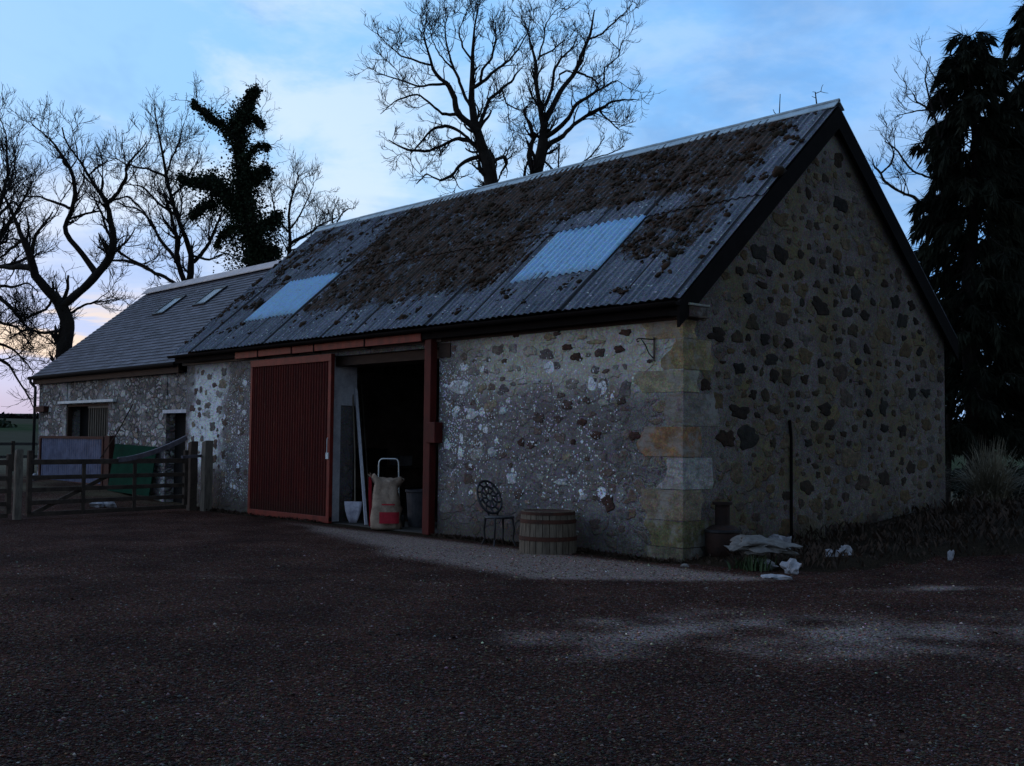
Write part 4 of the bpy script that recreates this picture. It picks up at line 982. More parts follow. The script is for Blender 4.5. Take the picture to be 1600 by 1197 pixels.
b = MB(); q1 = hit(565, 600, (0, 1.2, 0), (0, 1, 0)); q2 = hit(578, 730, (0, 1.0, 0), (0, 1, 0)); b.tube([(q2[0]+.05, 1.0, .02), tuple(q1)], .012, 6); tag(b.build('rod', M_woodlight), 'thin rod standing deeper in the barn behind the pole', 'rod')
# waste bin
q = hit(641, 815, (0, .45, 0), (0, 1, 0)); cx, cy = q[0]-.12, .75
b = MB(); b.lathe([(.20, 0), (.205, .02), (.25, .62), (.27, .63), (.27, .67), (.24, .67), (.235, .6)], cx, cy, 24, .02); tag(b.build('dustbin', M_bin, smooth=False, loc=(cx, cy, 0)), 'grey tapered bin standing inside the doorway beside the sack', 'bin')
# dim clutter at the back of the barn
b = MB(); b.box(-14.19, -14.16, .56, 2*HY-.51, .0, 3.3); b.build('inner_lining', M_inner, barn)
wb = empty('workbench', (-13.75, 4.6, .01), 'dim wooden bench against the far end wall inside the barn', 'bench')
b = MB(); b.box(-14.1, -13.4, 3.2, 6.3, .86, .92); child(b.build('top', M_woodlight), wb)
for yy in (3.3, 4.75, 6.2):
    b = MB(); b.box(-13.5, -13.42, yy-.04, yy+.04, .0, .86); child(b.build('leg', M_woodlight), wb)
b = MB(); b.box(-14.05, -13.5, 3.35, 6.15, .3, .34); child(b.build('shelf', M_woodlight), wb)
for k, (y0, y1, h_, mt, lb) in enumerate(((3.5, 3.95, .30, M_tan, 'dim tan box on the bench deep in the barn, nearest the pole'), (4.25, 4.9, .42, M_bin, 'dim grey box on the bench deep in the barn, middle one'), (5.3, 5.7, .24, M_lime, 'dim pale box on the bench deep in the barn, nearest the red post'))):
    b = MB(); b.box(-13.95, -13.5, y0, y1, .925, .925+h_); b.box(-13.97, -13.48, y0-.02, y1+.02, .925+h_, .95+h_); tag(b.build('storage_box', mt, bevel=.01, loc=(-13.7, (y0+y1)/2, .925)), lb, 'box', 'boxes on the workbench')
for xx in (-11.2, -7.6, -3.8):
    b = MB(); b.beam((xx, .3, 3.2), (xx, 2*HY-.3, 3.2), .10, .20); b.beam((xx, .35, 3.25), (xx, HY, RZ-.3), .09, .14, upv=(1, 0, 0)); b.beam((xx, 2*HY-.35, 3.25), (xx, HY, RZ-.3), .09, .14, upv=(1, 0, 0)); b.build('roof_truss', M_woodlight, barn)

# half barrel planter
def bar_r(z): return .335+.045*math.sin(math.pi*min(1, (z+.05)/1.0))*1.2-.02
p = hit(860, 872, (0, 0, 0), (0, 0, 1)); bx_, by_ = -2.02, -.555
bl_e = empty('barrel_planter', (bx_, by_, 0), 'old wooden half barrel with rusty hoops standing against the wall', 'barrel')
def R_(z): return .405+.055*(z/.60)-.045*(z/.60)**2*0 if False else .415-.03*((z-.05)/.55)**2+.0
H_ = .60
b = MB(); NS = 26
for k in range(NS):
    a0, a1 = 2*math.pi*k/NS+.012, 2*math.pi*(k+1)/NS-.012; v = []
    for z in np.linspace(0, H_, 7):
        r_ = R_(z)
        for a in (a0, (a0+a1)/2, a1): v.append((bx_+r_*math.cos(a), by_+r_*math.sin(a), z+.005))
        for a in (a1, a0): v.append((bx_+(r_-.03)*math.cos(a), by_+(r_-.03)*math.sin(a), z+.005))
    b.add(v, [(i*5+q, i*5+(q+1) % 5, (i+1)*5+(q+1) % 5, (i+1)*5+q) for i in range(6) for q in range(5)]+[tuple(30+q for q in range(5))])
child(b.build('staves', M_barrelw), bl_e)
for z0, z1 in ((.185, .245), (.43, .485), (.55, .59)):
    b = MB(); b.lathe([(R_(z0)+.001, z0), (R_(z0)+.007, z0), (R_(z1)+.007, z1), (R_(z1)+.001, z1)], bx_, by_, 48, .005); child(b.build('hoop', M_hoop), bl_e)
b = MB(); v = [(bx_+.37*math.cos(a), by_+.37*math.sin(a), .50+.01*math.sin(a*5)) for a in np.linspace(0, 2*math.pi, 24, endpoint=False)]; b.add(v, [tuple(range(24))]); child(b.build('soil', M_soil), bl_e)

# ornate cast metal garden chair, seen obliquely, back leaning away to the left
ch = empty('garden_chair', (-3.27, -.40, 0), 'black ornate cast metal garden chair with an oval pierced back beside the barrel', 'chair')
# chair local frame: F = forward (seat direction), Sd = sideways
Fd = np.array([.97, -.24, 0]); Sd = np.array([.24, .97, 0]); C0 = np.array([-3.27, -.40, 0])
def cp(f, s_, z): return tuple(C0+Fd*f+Sd*s_+np.array([0, 0, z]))
b = MB(); bc = (-.27, 0, .80)
def backp(u, v_): return cp(-.16-.32*((v_+.25)/.5), u*.9, .72+v_)   # u sideways, v up, leaning back
ov = [(.22*math.sin(a), .245*math.cos(a)) for a in np.linspace(0, 2*math.pi, 29)]
b.tube([backp(u, v_) for u, v_ in ov], .021, 6, cap=False)
for k in range(10):
    a = 2*math.pi*k/10; b.tube([backp(.05*math.sin(a), .055*math.cos(a)), backp(.13*math.sin(a+.25), .15*math.cos(a+.25)), backp(.21*math.sin(a), .235*math.cos(a))], .016, 5)
    b.tube([backp(.14*math.sin(a+t), .16*math.cos(a+t)) for t in np.linspace(0, .63, 4)], .017, 5)
for k in range(8):
    a = 2*math.pi*k/8; b.tube([backp(.055*math.sin(a), .06*math.cos(a)), backp(.055*math.sin(a+.8), .06*math.cos(a+.8))], .014, 5)
child(b.build('backrest', M_blackmetal), ch)
b = MB(); b.tube([cp(-.19, -.09, .50), cp(-.18, -.07, .44)], .018, 6); child(b.build('back_support', M_blackmetal), ch); b = MB(); b.tube([cp(-.19, .09, .50), cp(-.18, .07, .44)], .018, 6); child(b.build('back_support', M_blackmetal), ch)
b = MB(); ring = [cp(.02+.21*math.cos(a), .22*math.sin(a), .43) for a in np.linspace(0, 2*math.pi, 25)]
b.tube(ring, .017, 6, cap=False)
for k in range(9): s_ = -.18+.045*k; wv = .20*math.sqrt(max(0, 1-(s_/.225)**2)); b.tube([cp(.02-wv, s_, .435), cp(.02+wv, s_, .435)], .013, 5)
for k in range(7): s_ = -.15+.05*k; wv = .21*math.sqrt(max(0, 1-(s_/.21)**2)); b.tube([cp(.02+s_, -wv, .433), cp(.02+s_, wv, .433)], .012, 5)
child(b.build('seat', M_blackmetal), ch)
for f_, s_ in ((-.14, -.15), (-.14, .15), (.17, -.15), (.17, .15)):
    b = MB(); b.tube([cp(f_, s_, .43), cp(f_*1.15, s_*1.1, .25), cp(f_*1.05, s_*1.05, .10), cp(f_*1.3, s_*1.25, .0)], [.02, .016, .013, .017], 6); child(b.build('leg', M_blackmetal), ch)

# rusty pot stove at the gable corner
st = hit(1124, 871, (0, 0, .0), (0, 0, 1)); sx_, sy_ = .26, .52
se = empty('iron_stove', (sx_, sy_, 0), 'rusty dark cast iron pot stove with a flanged flue stub at the gable corner', 'stove')
b = MB(); b.lathe([(.17, .05), (.19, .06), (.225, .13), (.235, .25), (.235, .40), (.215, .44), (.17, .475), (.13, .49)], sx_, sy_, 28); child(b.build('body', M_stove, smooth=True), se)
b = MB(); b.lathe([(.24, .395), (.25, .405), (.25, .425), (.225, .435)], sx_, sy_, 28); child(b.build('rim', M_blackmetal), se)
b = MB(); b.lathe([(.105, .48), (.10, .50), (.10, .76), (.135, .765), (.135, .80), (.10, .80), (.095, .76)], sx_, sy_, 20); child(b.build('flue', M_stove, smooth=False), se)
for k in range(3):
    b = MB(); a = k*2.09+.4; b.tube([(sx_+.15*math.cos(a), sy_+.15*math.sin(a), .08), (sx_+.19*math.cos(a), sy_+.19*math.sin(a), -.02)], .022, 6); child(b.build('leg', M_stove), se)

# tilted pale slab and white rocks
def px_ground(x, y, z=.0): q = hit(x, y, (0, 0, z), (0, 0, 1)); return q
q = px_ground(1200, 885, .05)
b = MB(); c0 = np.array([1.16, .15, .33])
uu = np.array([rt[0], rt[1], 0])
def sp(u, d, z): return tuple(c0+uu*u+np.array([fv[0], fv[1], 0])*d+np.array([0, 0, z]))
blob(b, (0, 0, 0), (.36, .20, .075), 41.7, sub=4, rough=.55)
V_ = b.v[0]; V_[:, 2] = V_[:, 2]+.20*V_[:, 1]-.30*np.clip(V_[:, 0]-.02, 0, 1)**1.0+.10*V_[:, 0]
for q_ in V_: q_[2] += .03*noise.noise(Vector((q_[0]*9, q_[1]*9, 2.)))
b.v[0] = np.array([sp(*q_) for q_ in V_])
tag(b.build('stone_slab', M_slab), 'pale flat slab tilted over the white rocks beside the stove', 'slab')
rocks = [(1222, 866, .13, .06, .17, 'upright pale rock propping the right end of the tilted slab'), (1190, 884, .16, .06, .08, 'long pale rock sloping under the left of the slab'),
         (1236, 890, .09, .07, .09, 'rounded white rock at the gravel edge below the slab'), (1210, 899, .16, .06, .035, 'flat white rock lying on the gravel edge'),
         (1304, 878, .09, .08, .10, 'jagged white rock, left half of the separate white heap'), (1319, 876, .07, .07, .13, 'taller jagged white rock, right half of the separate white heap'),
         (1485, 876, .03, .03, .07, 'small pale upright rock far right on the bed edge')]
for k, (x_, y_, a, c_, h_, lb) in enumerate(rocks):
    q = px_ground(x_, y_+4, .02); z = float(height(q[0], q[1]))
    b = MB(); blob(b, (q[0], q[1], z+h_*.75), (a*1.1, c_*1.3, h_), k*3.3+1, sub=3, rough=.5); tag(b.build('rock', M_rock, loc=(q[0], q[1], z)), lb, 'rock', 'white rocks of the rockery')
for k, (x_, y_, a) in enumerate(((1031, 874, .045), (1043, 874, .05), (1071, 876, .07), (1070, 887, .06), (1085, 877, .03))):
    q = px_ground(x_, y_, .0); b = MB(); blob(b, (q[0], min(q[1], .8), .02), (a, a*.8, .028), k+30, sub=2, rough=.3)
    tag(b.build('cobble', M_slab, loc=(q[0], q[1], 0)), ['small bluish cobble at the wall foot, first from the left', 'greenish cobble at the wall foot, second from the left', 'oval cobble right under the barn corner', 'oval cobble lying nearest the gravel, in front of the corner', 'tiny cobble just right of the barn corner'][k], 'cobble', 'cobbles at the barn corner')

# plants of the bed : blades
def blades(name, cx, cy, z0, n_, hgt, spread, mat, wid=.006, droop=.6, parent=None, radial=.1):
    A = rng.uniform(0, 2*np.pi, n_); Lh = hgt*rng.uniform(.45, 1.1, n_); sp_ = spread*rng.uniform(.1, 1., n_)
    bx = cx+radial*rng.normal(0, 1, n_); by = cy+radial*rng.normal(0, 1, n_)
    T = np.linspace(0, 1, 7); quadsl = []
    hx = np.cos(A)[:, None]*sp_[:, None]*T**1.4; hy = np.sin(A)[:, None]*sp_[:, None]*T**1.4
    hz = Lh[:, None]*(T*(1+droop*.7)-droop*T**2.4*1.05*(sp_/spread)[:, None])
    P = np.stack([bx[:, None]+hx, by[:, None]+hy, z0+hz], -1)
    wv = np.stack([-np.sin(A+rng.normal(0, .6, n_)), np.cos(A), 0*A], -1)[:, None]*wid*(1-.85*T)[None, :, None]
    a, b_ = P-wv, P+wv
    Q = np.stack([a[:, :-1], b_[:, :-1], b_[:, 1:], a[:, 1:]], 2).reshape(-1, 4, 3)
    return quads(name, Q, mat, parent)
q = hit(1548, 795, (0, 0, .40), (0, 0, 1))
pcx, pcy = .55, 10.3
pp = at(1548, 790, 20.5); pcx, pcy = pp[0], pp[1]
o = blades('pampas_grass', pcx, pcy, float(height(pcx, pcy))+.05, 900, .80, 1.15, M_pampas, .011, 1.0, radial=.12)
tag(o, 'straw coloured tussock of long arching grass at the far right', 'grass tussock')
# undergrowth of the bed
U = []
n_ = 15000; ux = rng.uniform(-.0, 8., n_); uy = rng.uniform(-.1, 12., n_); bl_ = np.interp(ux, [-2, .2, 1.0, 1.9, 2.25, 3.1, 6, 12, 40], [-.15, -.15, -.1, .45, 2.7, 3.5, 6., 11, 30])
k_ = (uy > bl_+.12) & ~((ux < .15) & (uy < 7.4)); ux, uy = ux[k_], uy[k_]; uz = gz(ux, uy)[0]; n_ = len(ux)
clump = np.array([noise.noise(Vector((a*1.4, c*1.4, 4.))) for a, c in zip(ux, uy)])
hh = (.06+.22*np.clip(clump+.25, 0, 1))*rng.uniform(.4, 1.2, n_); A = rng.uniform(0, 6.28, n_); le = rng.uniform(.02, .07, n_)
tip = np.stack([ux+np.cos(A)*hh*.8, uy+np.sin(A)*hh*.8, uz+hh], -1); bs = np.stack([ux, uy, uz-.01], -1); sd2 = np.stack([-np.sin(A), np.cos(A), 0*A], -1)*le[:, None]*.35
mid_ = (tip+bs)/2+np.stack([0*A, 0*A, hh*.2], -1)
Q = np.stack([bs, mid_+sd2, tip, mid_-sd2], 1)
o = quads('undergrowth', Q, M_dead); tag(o, 'dark dead leaves and low growth covering the bed beside the gable', 'undergrowth', kind='stuff')
# wall-foot weeds and leaves
n_ = 2600; ux = rng.uniform(-14.5, .2, n_); ux = ux[~((ux > -8.5) & (ux < -5.3))]; n_ = len(ux); uy = -np.abs(rng.normal(0, .13, n_))-.02; uz = gz(ux, uy)[0]
A = rng.uniform(0, 6.28, n_); hh = rng.uniform(.01, .07, n_); tip = np.stack([ux+np.cos(A)*.05, uy-np.abs(np.sin(A))*.04, uz+hh], -1); bs = np.stack([ux, uy, uz], -1); sd2 = np.stack([-np.sin(A), np.cos(A), 0*A], -1)*.018
Q = np.stack([bs, (tip+bs)/2+sd2, tip, (tip+bs)/2-sd2], 1); o = quads('leaf_litter', Q, M_dead); tag(o, 'brown fallen leaves along the foot of the barn wall', 'leaves', kind='stuff')
n_ = 520; dd_ = 1/rng.uniform(1/22., 1/4.2, n_); hd2 = YAW+rng.uniform(-.5, .5, n_); ux = CAM[0]+dd_*np.cos(hd2); uy = CAM[1]+dd_*np.sin(hd2); k_ = uy < -.5; ux, uy = ux[k_], uy[k_]; n_ = len(ux); uz = gz(ux, uy)[0]+.008
A = rng.uniform(0, 6.28, n_); L_ = rng.uniform(.012, .035, n_); dl_ = np.stack([np.cos(A)*L_, np.sin(A)*L_, rng.uniform(0, .012, n_)], -1); wl_ = np.stack([-np.sin(A)*L_*.5, np.cos(A)*L_*.5, rng.uniform(0, .010, n_)], -1); cc = np.stack([ux, uy, uz], -1)
tag(quads('fallen_leaves', np.stack([cc-dl_, cc+wl_, cc+dl_, cc-wl_], 1), M_dead), 'small brown leaves blown about on the gravel', 'leaves', kind='stuff')
# snowdrops and small green plants
def snowdrops(x_, y_, k, lb):
    q = hit(x_, y_, (0, 0, .12), (0, 0, 1)); z = float(gz(np.array([q[0]]), np.array([q[1]]))[0][0])
    e = empty('snowdrops', (q[0], q[1], z), lb, 'flowers', 'snowdrop clumps')
    o = blades('leaves', q[0], q[1], z, 60, .14, .10, M_leafg, .004, .5, radial=.07); child(o, e)
    b = MB()
    for i in range(k): blob(b, (q[0]+rng.normal(0, .13), q[1]+rng.normal(0, .10), z+rng.uniform(.09, .17)), (.008, .008, .012), i, sub=1, rough=.1)
    child(b.build('blooms', M_white), e)
snowdrops(1237, 834, 16, 'white snowdrops scattered at the foot of the thin gable pipe')
snowdrops(1152, 858, 9, 'white snowdrops in a tight clump right beside the iron stove')
q = hit(1268, 845, (0, 0, .15), (0, 0, 1)); o = blades('leafy_plant', q[0], q[1], float(height(q[0], q[1]))+.1, 130, .34, .22, M_pampas, .005, .4); tag(o, 'thin upright straw coloured plant right of the gable pipe', 'plant')
q = hit(1318, 826, (0, 0, .2), (0, 0, 1)); o = blades('leafy_plant', q[0], q[1], float(height(q[0], q[1]))+.1, 160, .20, .26, M_leafg, .012, .5); tag(o, 'low green leafy plant on the bed under the gable', 'plant')
q = hit(1175, 886, (0, 0, .05), (0, 0, 1)); o = blades('leafy_plant', q[0], q[1], .02, 120, .17, .16, M_leafg, .012, .5); tag(o, 'bright green low plant at the left of the white rocks', 'plant')
q = hit(1448, 832, (0, 0, .35), (0, 0, 1)); o = blades('cut_stems', q[0], q[1], float(height(q[0], q[1]))+.08, 90, .14, .35, M_dead, .012, .9, radial=.2); tag(o, 'small heap of pale dead stems lying on the bed', 'dead stems')

# ------------------------------------------------------------------ trees
def resample(P, r, n_, jit=0.):
    P = np.array(P, float); L = np.concatenate([[0], np.cumsum(np.linalg.norm(np.diff(P, axis=0), axis=1))])
    t = np.linspace(0, L[-1], n_); Q = np.stack([np.interp(t, L, P[:, i]) for i in range(3)], 1); r_ = np.interp(t, L, r)
    # light smoothing keeps the crooks
    for _ in range(1): Q[1:-1] = Q[1:-1]*.6+(Q[:-2]+Q[2:])*.2
    if jit: Q[1:-1] += rng.normal(0, jit, Q[1:-1].shape)
    return Q, r_
def tubes(chains, radii, sides):
    """(K,n,3),(K,n) -> verts, faces"""
    P = np.asarray(chains); r = np.asarray(radii); K, n_ = r.shape
    d = P[:, -1]-P[:, 0]; d /= np.linalg.norm(d, axis=1)[:, None]+1e-9
    ref = np.where(np.abs(d[:, 2:3]) < .8, np.array([[0, 0, 1.]]), np.array([[1., 0, 0]]))
    a = np.cross(d, ref); a /= np.linalg.norm(a, axis=1)[:, None]; b_ = np.cross(d, a)
    th_ = np.linspace(0, 2*np.pi, sides, endpoint=False)
    ring = P[:, :, None]+r[:, :, None, None]*(np.cos(th_)[None, None, :, None]*a[:, None, None]+np.sin(th_)[None, None, :, None]*b_[:, None, None])
    V = ring.reshape(-1, 3); i, k = np.meshgrid(np.arange(n_-1), np.arange(sides), indexing='ij')
    f = np.stack([i*sides+k, i*sides+(k+1) % sides, (i+1)*sides+(k+1) % sides, (i+1)*sides+k], -1).reshape(-1, 4)
    F = (f[None]+(n_*sides)*np.arange(K)[:, None, None]).reshape(-1, 4)
    return V, F
def spawn(P, r, per_m, len0, nseg, wig, upw, ang=(.5, 1.1), tmin=.2, rmin=.004, rf=(.4, .7), keepf=1., kmin=1, squash=1.):
    K, n_ = r.shape; Ls = np.linalg.norm(np.diff(P, axis=1), axis=2).sum(1)
    cnt = np.maximum(kmin, rng.poisson(Ls*per_m)); idx = np.repeat(np.arange(K), cnt); M = len(idx)
    t = rng.uniform(tmin, 1., M); s_ = t*(n_-1); i = np.minimum(s_.astype(int), n_-2); f = (s_-i)[:, None]
    p = P[idx, i]*(1-f)+P[idx, i+1]*f; d = P[idx, i+1]-P[idx, i]; d /= np.linalg.norm(d, axis=1)[:, None]+1e-9
    rl = r[idx, i]*(1-f[:, 0])+r[idx, i+1]*f[:, 0]
    q = rng.normal(0, 1, (M, 3)); q -= (q*d).sum(1)[:, None]*d; q /= np.linalg.norm(q, axis=1)[:, None]+1e-9
    an = rng.uniform(*ang, M)[:, None]; dd = d*np.cos(an)+q*np.sin(an)
    L = len0*rng.uniform(.45, 1.25, M)*(1.15-.55*t)
    rr_ = np.maximum(rl*rng.uniform(*rf, M), rmin)
    C = np.zeros((M, nseg+1, 3)); C[:, 0] = p; st_ = (L/nseg)[:, None]
    for k in range(nseg):
        dd = dd+rng.normal(0, wig, (M, 3))+np.array([0, 0, upw]); dd /= np.linalg.norm(dd, axis=1)[:, None]; C[:, k+1] = C[:, k]+dd*st_
    RR_ = np.maximum(rr_[:, None]*np.linspace(1, .35, nseg+1)[None], rmin*.7)
    return C, RR_
def bare_tree(name, label, limbs, T, D, group, dens=1., l1=1.7, depth_spread=.9, twig=.5, base=True, rmin=.0085, up1=.10, seed=0, name_trunk='trunk', extra=None):
    """limbs: crop-space polylines (x, y, half width); T: (ox, oy, scale) of the crop; D depth in metres"""
    ox, oy, sc_ = T; W3 = []; rngl = np.random.default_rng(seed+11)
    line = []   # dense (x, y, depth) samples of the limbs so far
    for li, lm in enumerate(limbs):
        dz = rngl.normal(0, depth_spread) if li else 0.
        n0 = len(lm); ks = [j for j in range(n0) if len(lm[j]) > 2]
        pts, rad, crop = [], [], []
        d0 = D; x0, y0 = lm[0][:2]
        if li:
            A = np.array(line); j = np.argmin((A[:, 0]-x0)**2+(A[:, 1]-y0)**2)
            x0, y0, d0 = A[j]
        for k, pt_ in enumerate(lm):
            x, y = (x0, y0) if k == 0 else pt_[:2]
            hwid = float(np.interp(k, ks, [lm[j][2] for j in ks])); dcur = d0+dz*k/max(1, n0-1)
            crop.append((x, y, dcur)); pts.append(at(ox+x/sc_, oy+y/sc_, dcur)); rad.append(hwid/sc_*dcur/FPX)
        for p, q in zip(crop[:-1], crop[1:]):
            for t in np.linspace(0, 1, 12): line.append(tuple(np.array(p)*(1-t)+np.array(q)*t))
        W3.append((pts, rad))
    p0, r0 = W3[0]
    root = np.array(p0[0]); gzv = float(height(root[0], root[1]))
    if root[2] > gzv: p0.insert(0, np.array([root[0], root[1], gzv-.1])); r0.insert(0, r0[0]*1.25)
    e = empty(name, (root[0], root[1], gzv), label, 'tree', group)
    NP = 22; P, Rr = [], []
    for pts, rad in W3:
        a, b_ = resample(pts, rad, NP, 0.)
        L = np.linalg.norm(np.diff(a, axis=0), axis=1).sum()
        wob = np.cumsum(rng.normal(0, .020*min(1., L/4), (NP, 3)), 0); wob -= np.linspace(0, 1, NP)[:, None]*wob[-1]; a[1:-1] += wob[1:-1]
        P.append(a); Rr.append(b_)
    P = np.array(P); Rr = np.array(Rr)
    V, F = tubes(P, Rr, 8); child(bulk(name_trunk, V, F, M_bark, smooth=True), e)
    lo = 1 if len(P) > 1 else 0
    src, sr = P, Rr
    A0, R0 = spawn(src, sr, .55*dens, l1*1.25, 11, .16, up1, (.4, .95), .35, rmin*1.6, (.35, .55), kmin=2)
    A1, R1 = spawn(src, sr, 1.7*dens, l1*.75, 9, .17, up1, (.5, 1.15), .3, rmin*1.4, (.25, .5), kmin=4)
    A1b, R1b = spawn(A0, R0, 1.9*dens, l1*.62, 9, .17, up1, (.5, 1.1), .15, rmin*1.4, (.4, .65), kmin=3)
    A1 = np.concatenate([A1, A1b]); R1 = np.concatenate([R1, R1b])
    A2, R2 = spawn(A1, R1, 2.8*dens, l1*.50, 7, .17, up1*.9, (.45, 1.1), .15, rmin*1.15, (.45, .7), kmin=2)
    A3, R3 = spawn(A2, R2, 5.0*dens*twig*2, l1*.30, 5, .15, up1*1.2, (.4, 1.0), .2, rmin*.9, (.55, .85), kmin=2)
    A0v, F0 = tubes(A0, R0, 5)
    VV, FF, off = [], [], 0
    for a, b_, s_ in ((A1, R1, 5), (A2, R2, 3), (A3, R3, 3)):
        V, F = tubes(a, b_, s_); VV.append(V); FF.append(F+off); off += len(V)
    VV.append(A0v); FF.append(F0+off)
    child(bulk('crown', np.concatenate(VV), np.concatenate(FF), M_twig), e)
    return e, A1
G_ = 'bare winter trees behind the barns'
t1 = [[(672,940,36),(655,850,36),(635,790,34),(625,720,26),(592,650,24),(570,590,20),(563,500,17),(565,420),(575,300,10),(568,200,7),(575,90,4),(600,20,2)],
 [(592,660,20),(530,600,18),(490,560,16),(470,470,14),(455,410,12),(380,370,9),(350,270,6),(330,200,4),(340,100,2.5)],
 [(640,790,16),(590,740,14),(550,690,12),(490,690,10),(420,720,9),(350,750,8),(230,750,6),(150,700,3)],
 [(560,690,12),(500,650,10),(430,625,9),(380,640,7),(330,700,6),(260,770,4)],
 [(600,800,12),(540,800,11),(490,830,9),(460,880,8),(410,900,7),(340,860,5),(290,920,3)],
 [(600,640,12),(625,580,10),(650,510,9),(710,455,8),(780,400,6),(800,350,4),(830,330,2)],
 [(575,440,11),(640,400,9),(690,350,7),(740,320,6),(800,260,4),(850,160,3),(860,90,2)],
 [(600,400,8),(620,350,7),(670,290,6),(690,200,5),(685,110,3)],
 [(500,570,9),(420,570,8),(370,520,7),(300,470,5),(200,500,4),(110,570,2)],
 [(455,420,8),(380,420,7),(300,430,5),(200,390,4),(100,370,2)],
 [(690,800,12),(735,780,11),(745,820,9),(715,860,6),(700,900,4)],
 [(550,540,9),(530,480,8),(480,350,7),(450,270,5),(430,180,4),(450,60,2)],
 [(350,330,6),(280,300,5),(210,280,4),(160,230,2)], [(480,350,5),(430,300,4),(380,230,3),(350,130,2)],
 [(560,310,7),(520,240,5),(500,150,4),(540,60,2)], [(720,460,5),(740,520,4),(800,550,3),(850,550,2)]]
bare_tree('bare_tree', 'wide spreading bare tree rising behind the barn ridge, left of the twin leaning one', t1, (560, 0, 3.2), 36, G_, seed=1, dens=1.4, l1=1.15, twig=.7)
t2 = [[(870,890,30),(900,800,30),(935,720,29),(930,650,20),(925,600,15),(900,520,12),(880,430,11),(885,330,9),(900,300,8),(880,240,6),(840,190,4),(830,100,2)],
 [(930,620,14),(960,540,14),(1010,450,13),(1050,400,12),(1080,350,11),(1110,270,10),(1140,210,8),(1170,130,6),(1180,50,3)],
 [(950,690,14),(1000,640,12),(1050,590,11),(1090,520,10),(1150,480,8),(1230,430,5),(1300,400,3),(1380,470,2)],
 [(950,740,14),(1010,690,12),(1060,640,10),(1130,590,9),(1200,550,8),(1260,510,6),(1330,500,5),(1400,500,2)],
 [(862,880,16),(850,760,14),(880,690,12),(870,620,9),(830,580,7),(830,540,7),(860,520,4)],
 [(930,550,8),(960,450,8),(970,340,7),(1000,290,6),(1060,250,4),(1090,200,3)],
 [(1070,360,6),(1040,350,5),(1005,370,5),(1010,410,4)], [(1090,360,7),(1160,390,5),(1200,420,4)],
 [(900,300,5),(930,200,4),(940,110,3),(990,50,2)], [(1140,200,6),(1220,170,5),(1290,100,4),(1370,20,2)],
 [(910,290,5),(970,250,4),(1030,200,3)], [(1200,550,5),(1250,600,4),(1300,645,3)],
 [(1225,420,5),(1230,340,4),(1300,290,3),(1320,200,2)], [(930,790,6),(980,855,5),(1000,900,4)]]
bare_tree('bare_tree', 'twin stemmed bare tree leaning right behind the barn ridge', t2, (560, 0, 3.2), 39, G_, seed=2, dens=1.25, l1=1.15, twig=.7)
t2b = [[(1003,900,4),(1000,850,4),(1005,720,4)], [(1100,900,4),(1150,790,4),(1200,740,3),(1230,690,2)], [(1150,840,4),(1260,770,3),(1330,730,2)]]
bare_tree('sapling', 'thin bare sapling peeping over the ridge right of the twin stemmed tree', t2b, (560, 0, 3.2), 40, G_, seed=3, dens=1., l1=.9, rmin=.007)
t3 = [[(275,1180,40),(285,1000,34),(295,920,32),(268,862,32)],
 [(270,860,26),(330,810,24),(400,750,24),(465,680,22),(485,600,18),(480,510,13),(465,420,12),(430,370,10),(395,310,8),(350,240,6),(300,170,5),(270,80,3)],
 [(470,410,9),(510,370,8),(550,310,8),(550,260,6),(600,200,4),(640,140,2)], [(480,405,7),(560,380,5),(620,440,4),(680,520,3)],
 [(410,710,16),(370,640,13),(310,570,12),(280,510,11),(310,460,11),(335,380,11),(325,290,9),(270,200,7),(210,130,4),(130,55,2)],
 [(315,440,7),(250,410,6),(180,380,4),(90,378,3)], [(300,480,5),(370,455,5),(440,445,4)],
 [(262,870,26),(210,790,22),(150,730,20),(135,640,18),(100,560,12),(60,470,8),(20,380,6),(-20,300,4)],
 [(150,700,16),(60,690,12),(0,680,8),(-80,690,4)], [(140,640,11),(150,560,8),(190,500,5),(230,450,3)], [(110,560,8),(60,600,7),(0,650,4)],
 [(300,900,7),(360,860,5),(430,840,4),(520,830,2)], [(260,960,8),(200,980,6),(120,960,5),(40,1000,3)], [(485,600,7),(560,650,5),(640,680,4),(700,740,3)],
 [(250,800,7),(200,870,6),(120,900,5),(20,940,3)]]
bare_tree('bare_tree', 'big bare tree forking low beyond the byre, boughs bent like a lyre', t3, (0, 170, 2.785), 38, G_, seed=4, dens=1.25, l1=1.35, twig=.6)
t4 = [[(835,900,18),(858,800,15),(860,770,14),(820,660,11),(780,560,9),(760,470,8),(740,380,7),(720,250,5),(690,120,3),(685,60,2)],
 [(800,890,13),(795,750,12),(790,650,9),(770,560,7),(730,460,5)],
 [(870,770,10),(930,680,8),(960,600,6),(990,540,4)], [(790,760,9),(730,680,8),(680,600,6),(620,530,4),(520,500,3)],
 [(760,900,8),(680,810,8),(610,770,7),(530,760,5),(450,770,3)], [(745,390,6),(660,350,5),(560,330,3),(480,300,2)], [(760,480,6),(820,430,4),(860,350,3)],
 [(740,380,5),(790,250,4),(820,150,2)], [(775,560,6),(700,500,5),(640,430,4),(560,420,2)], [(850,740,6),(930,760,5),(1000,720,4),(1060,760,3)]]
bare_tree('bare_tree', 'bare tree with two slim upright stems, left of the ivy clad tree', t4, (0, 140, 2.85), 43, G_, seed=5, dens=1.4, l1=1.4, twig=.6)
t6 = [[(1275,800,10),(1290,700,8),(1280,600,6),(1290,500,5),(1330,380,3)], [(1300,690,8),(1380,640,6),(1440,600,4),(1500,570,3)], [(1285,640,5),(1340,560,4),(1390,440,2)], [(1280,640,5),(1230,560,4),(1210,460,2)], [(1290,720,4),(1350,700,3),(1400,620,2)]]
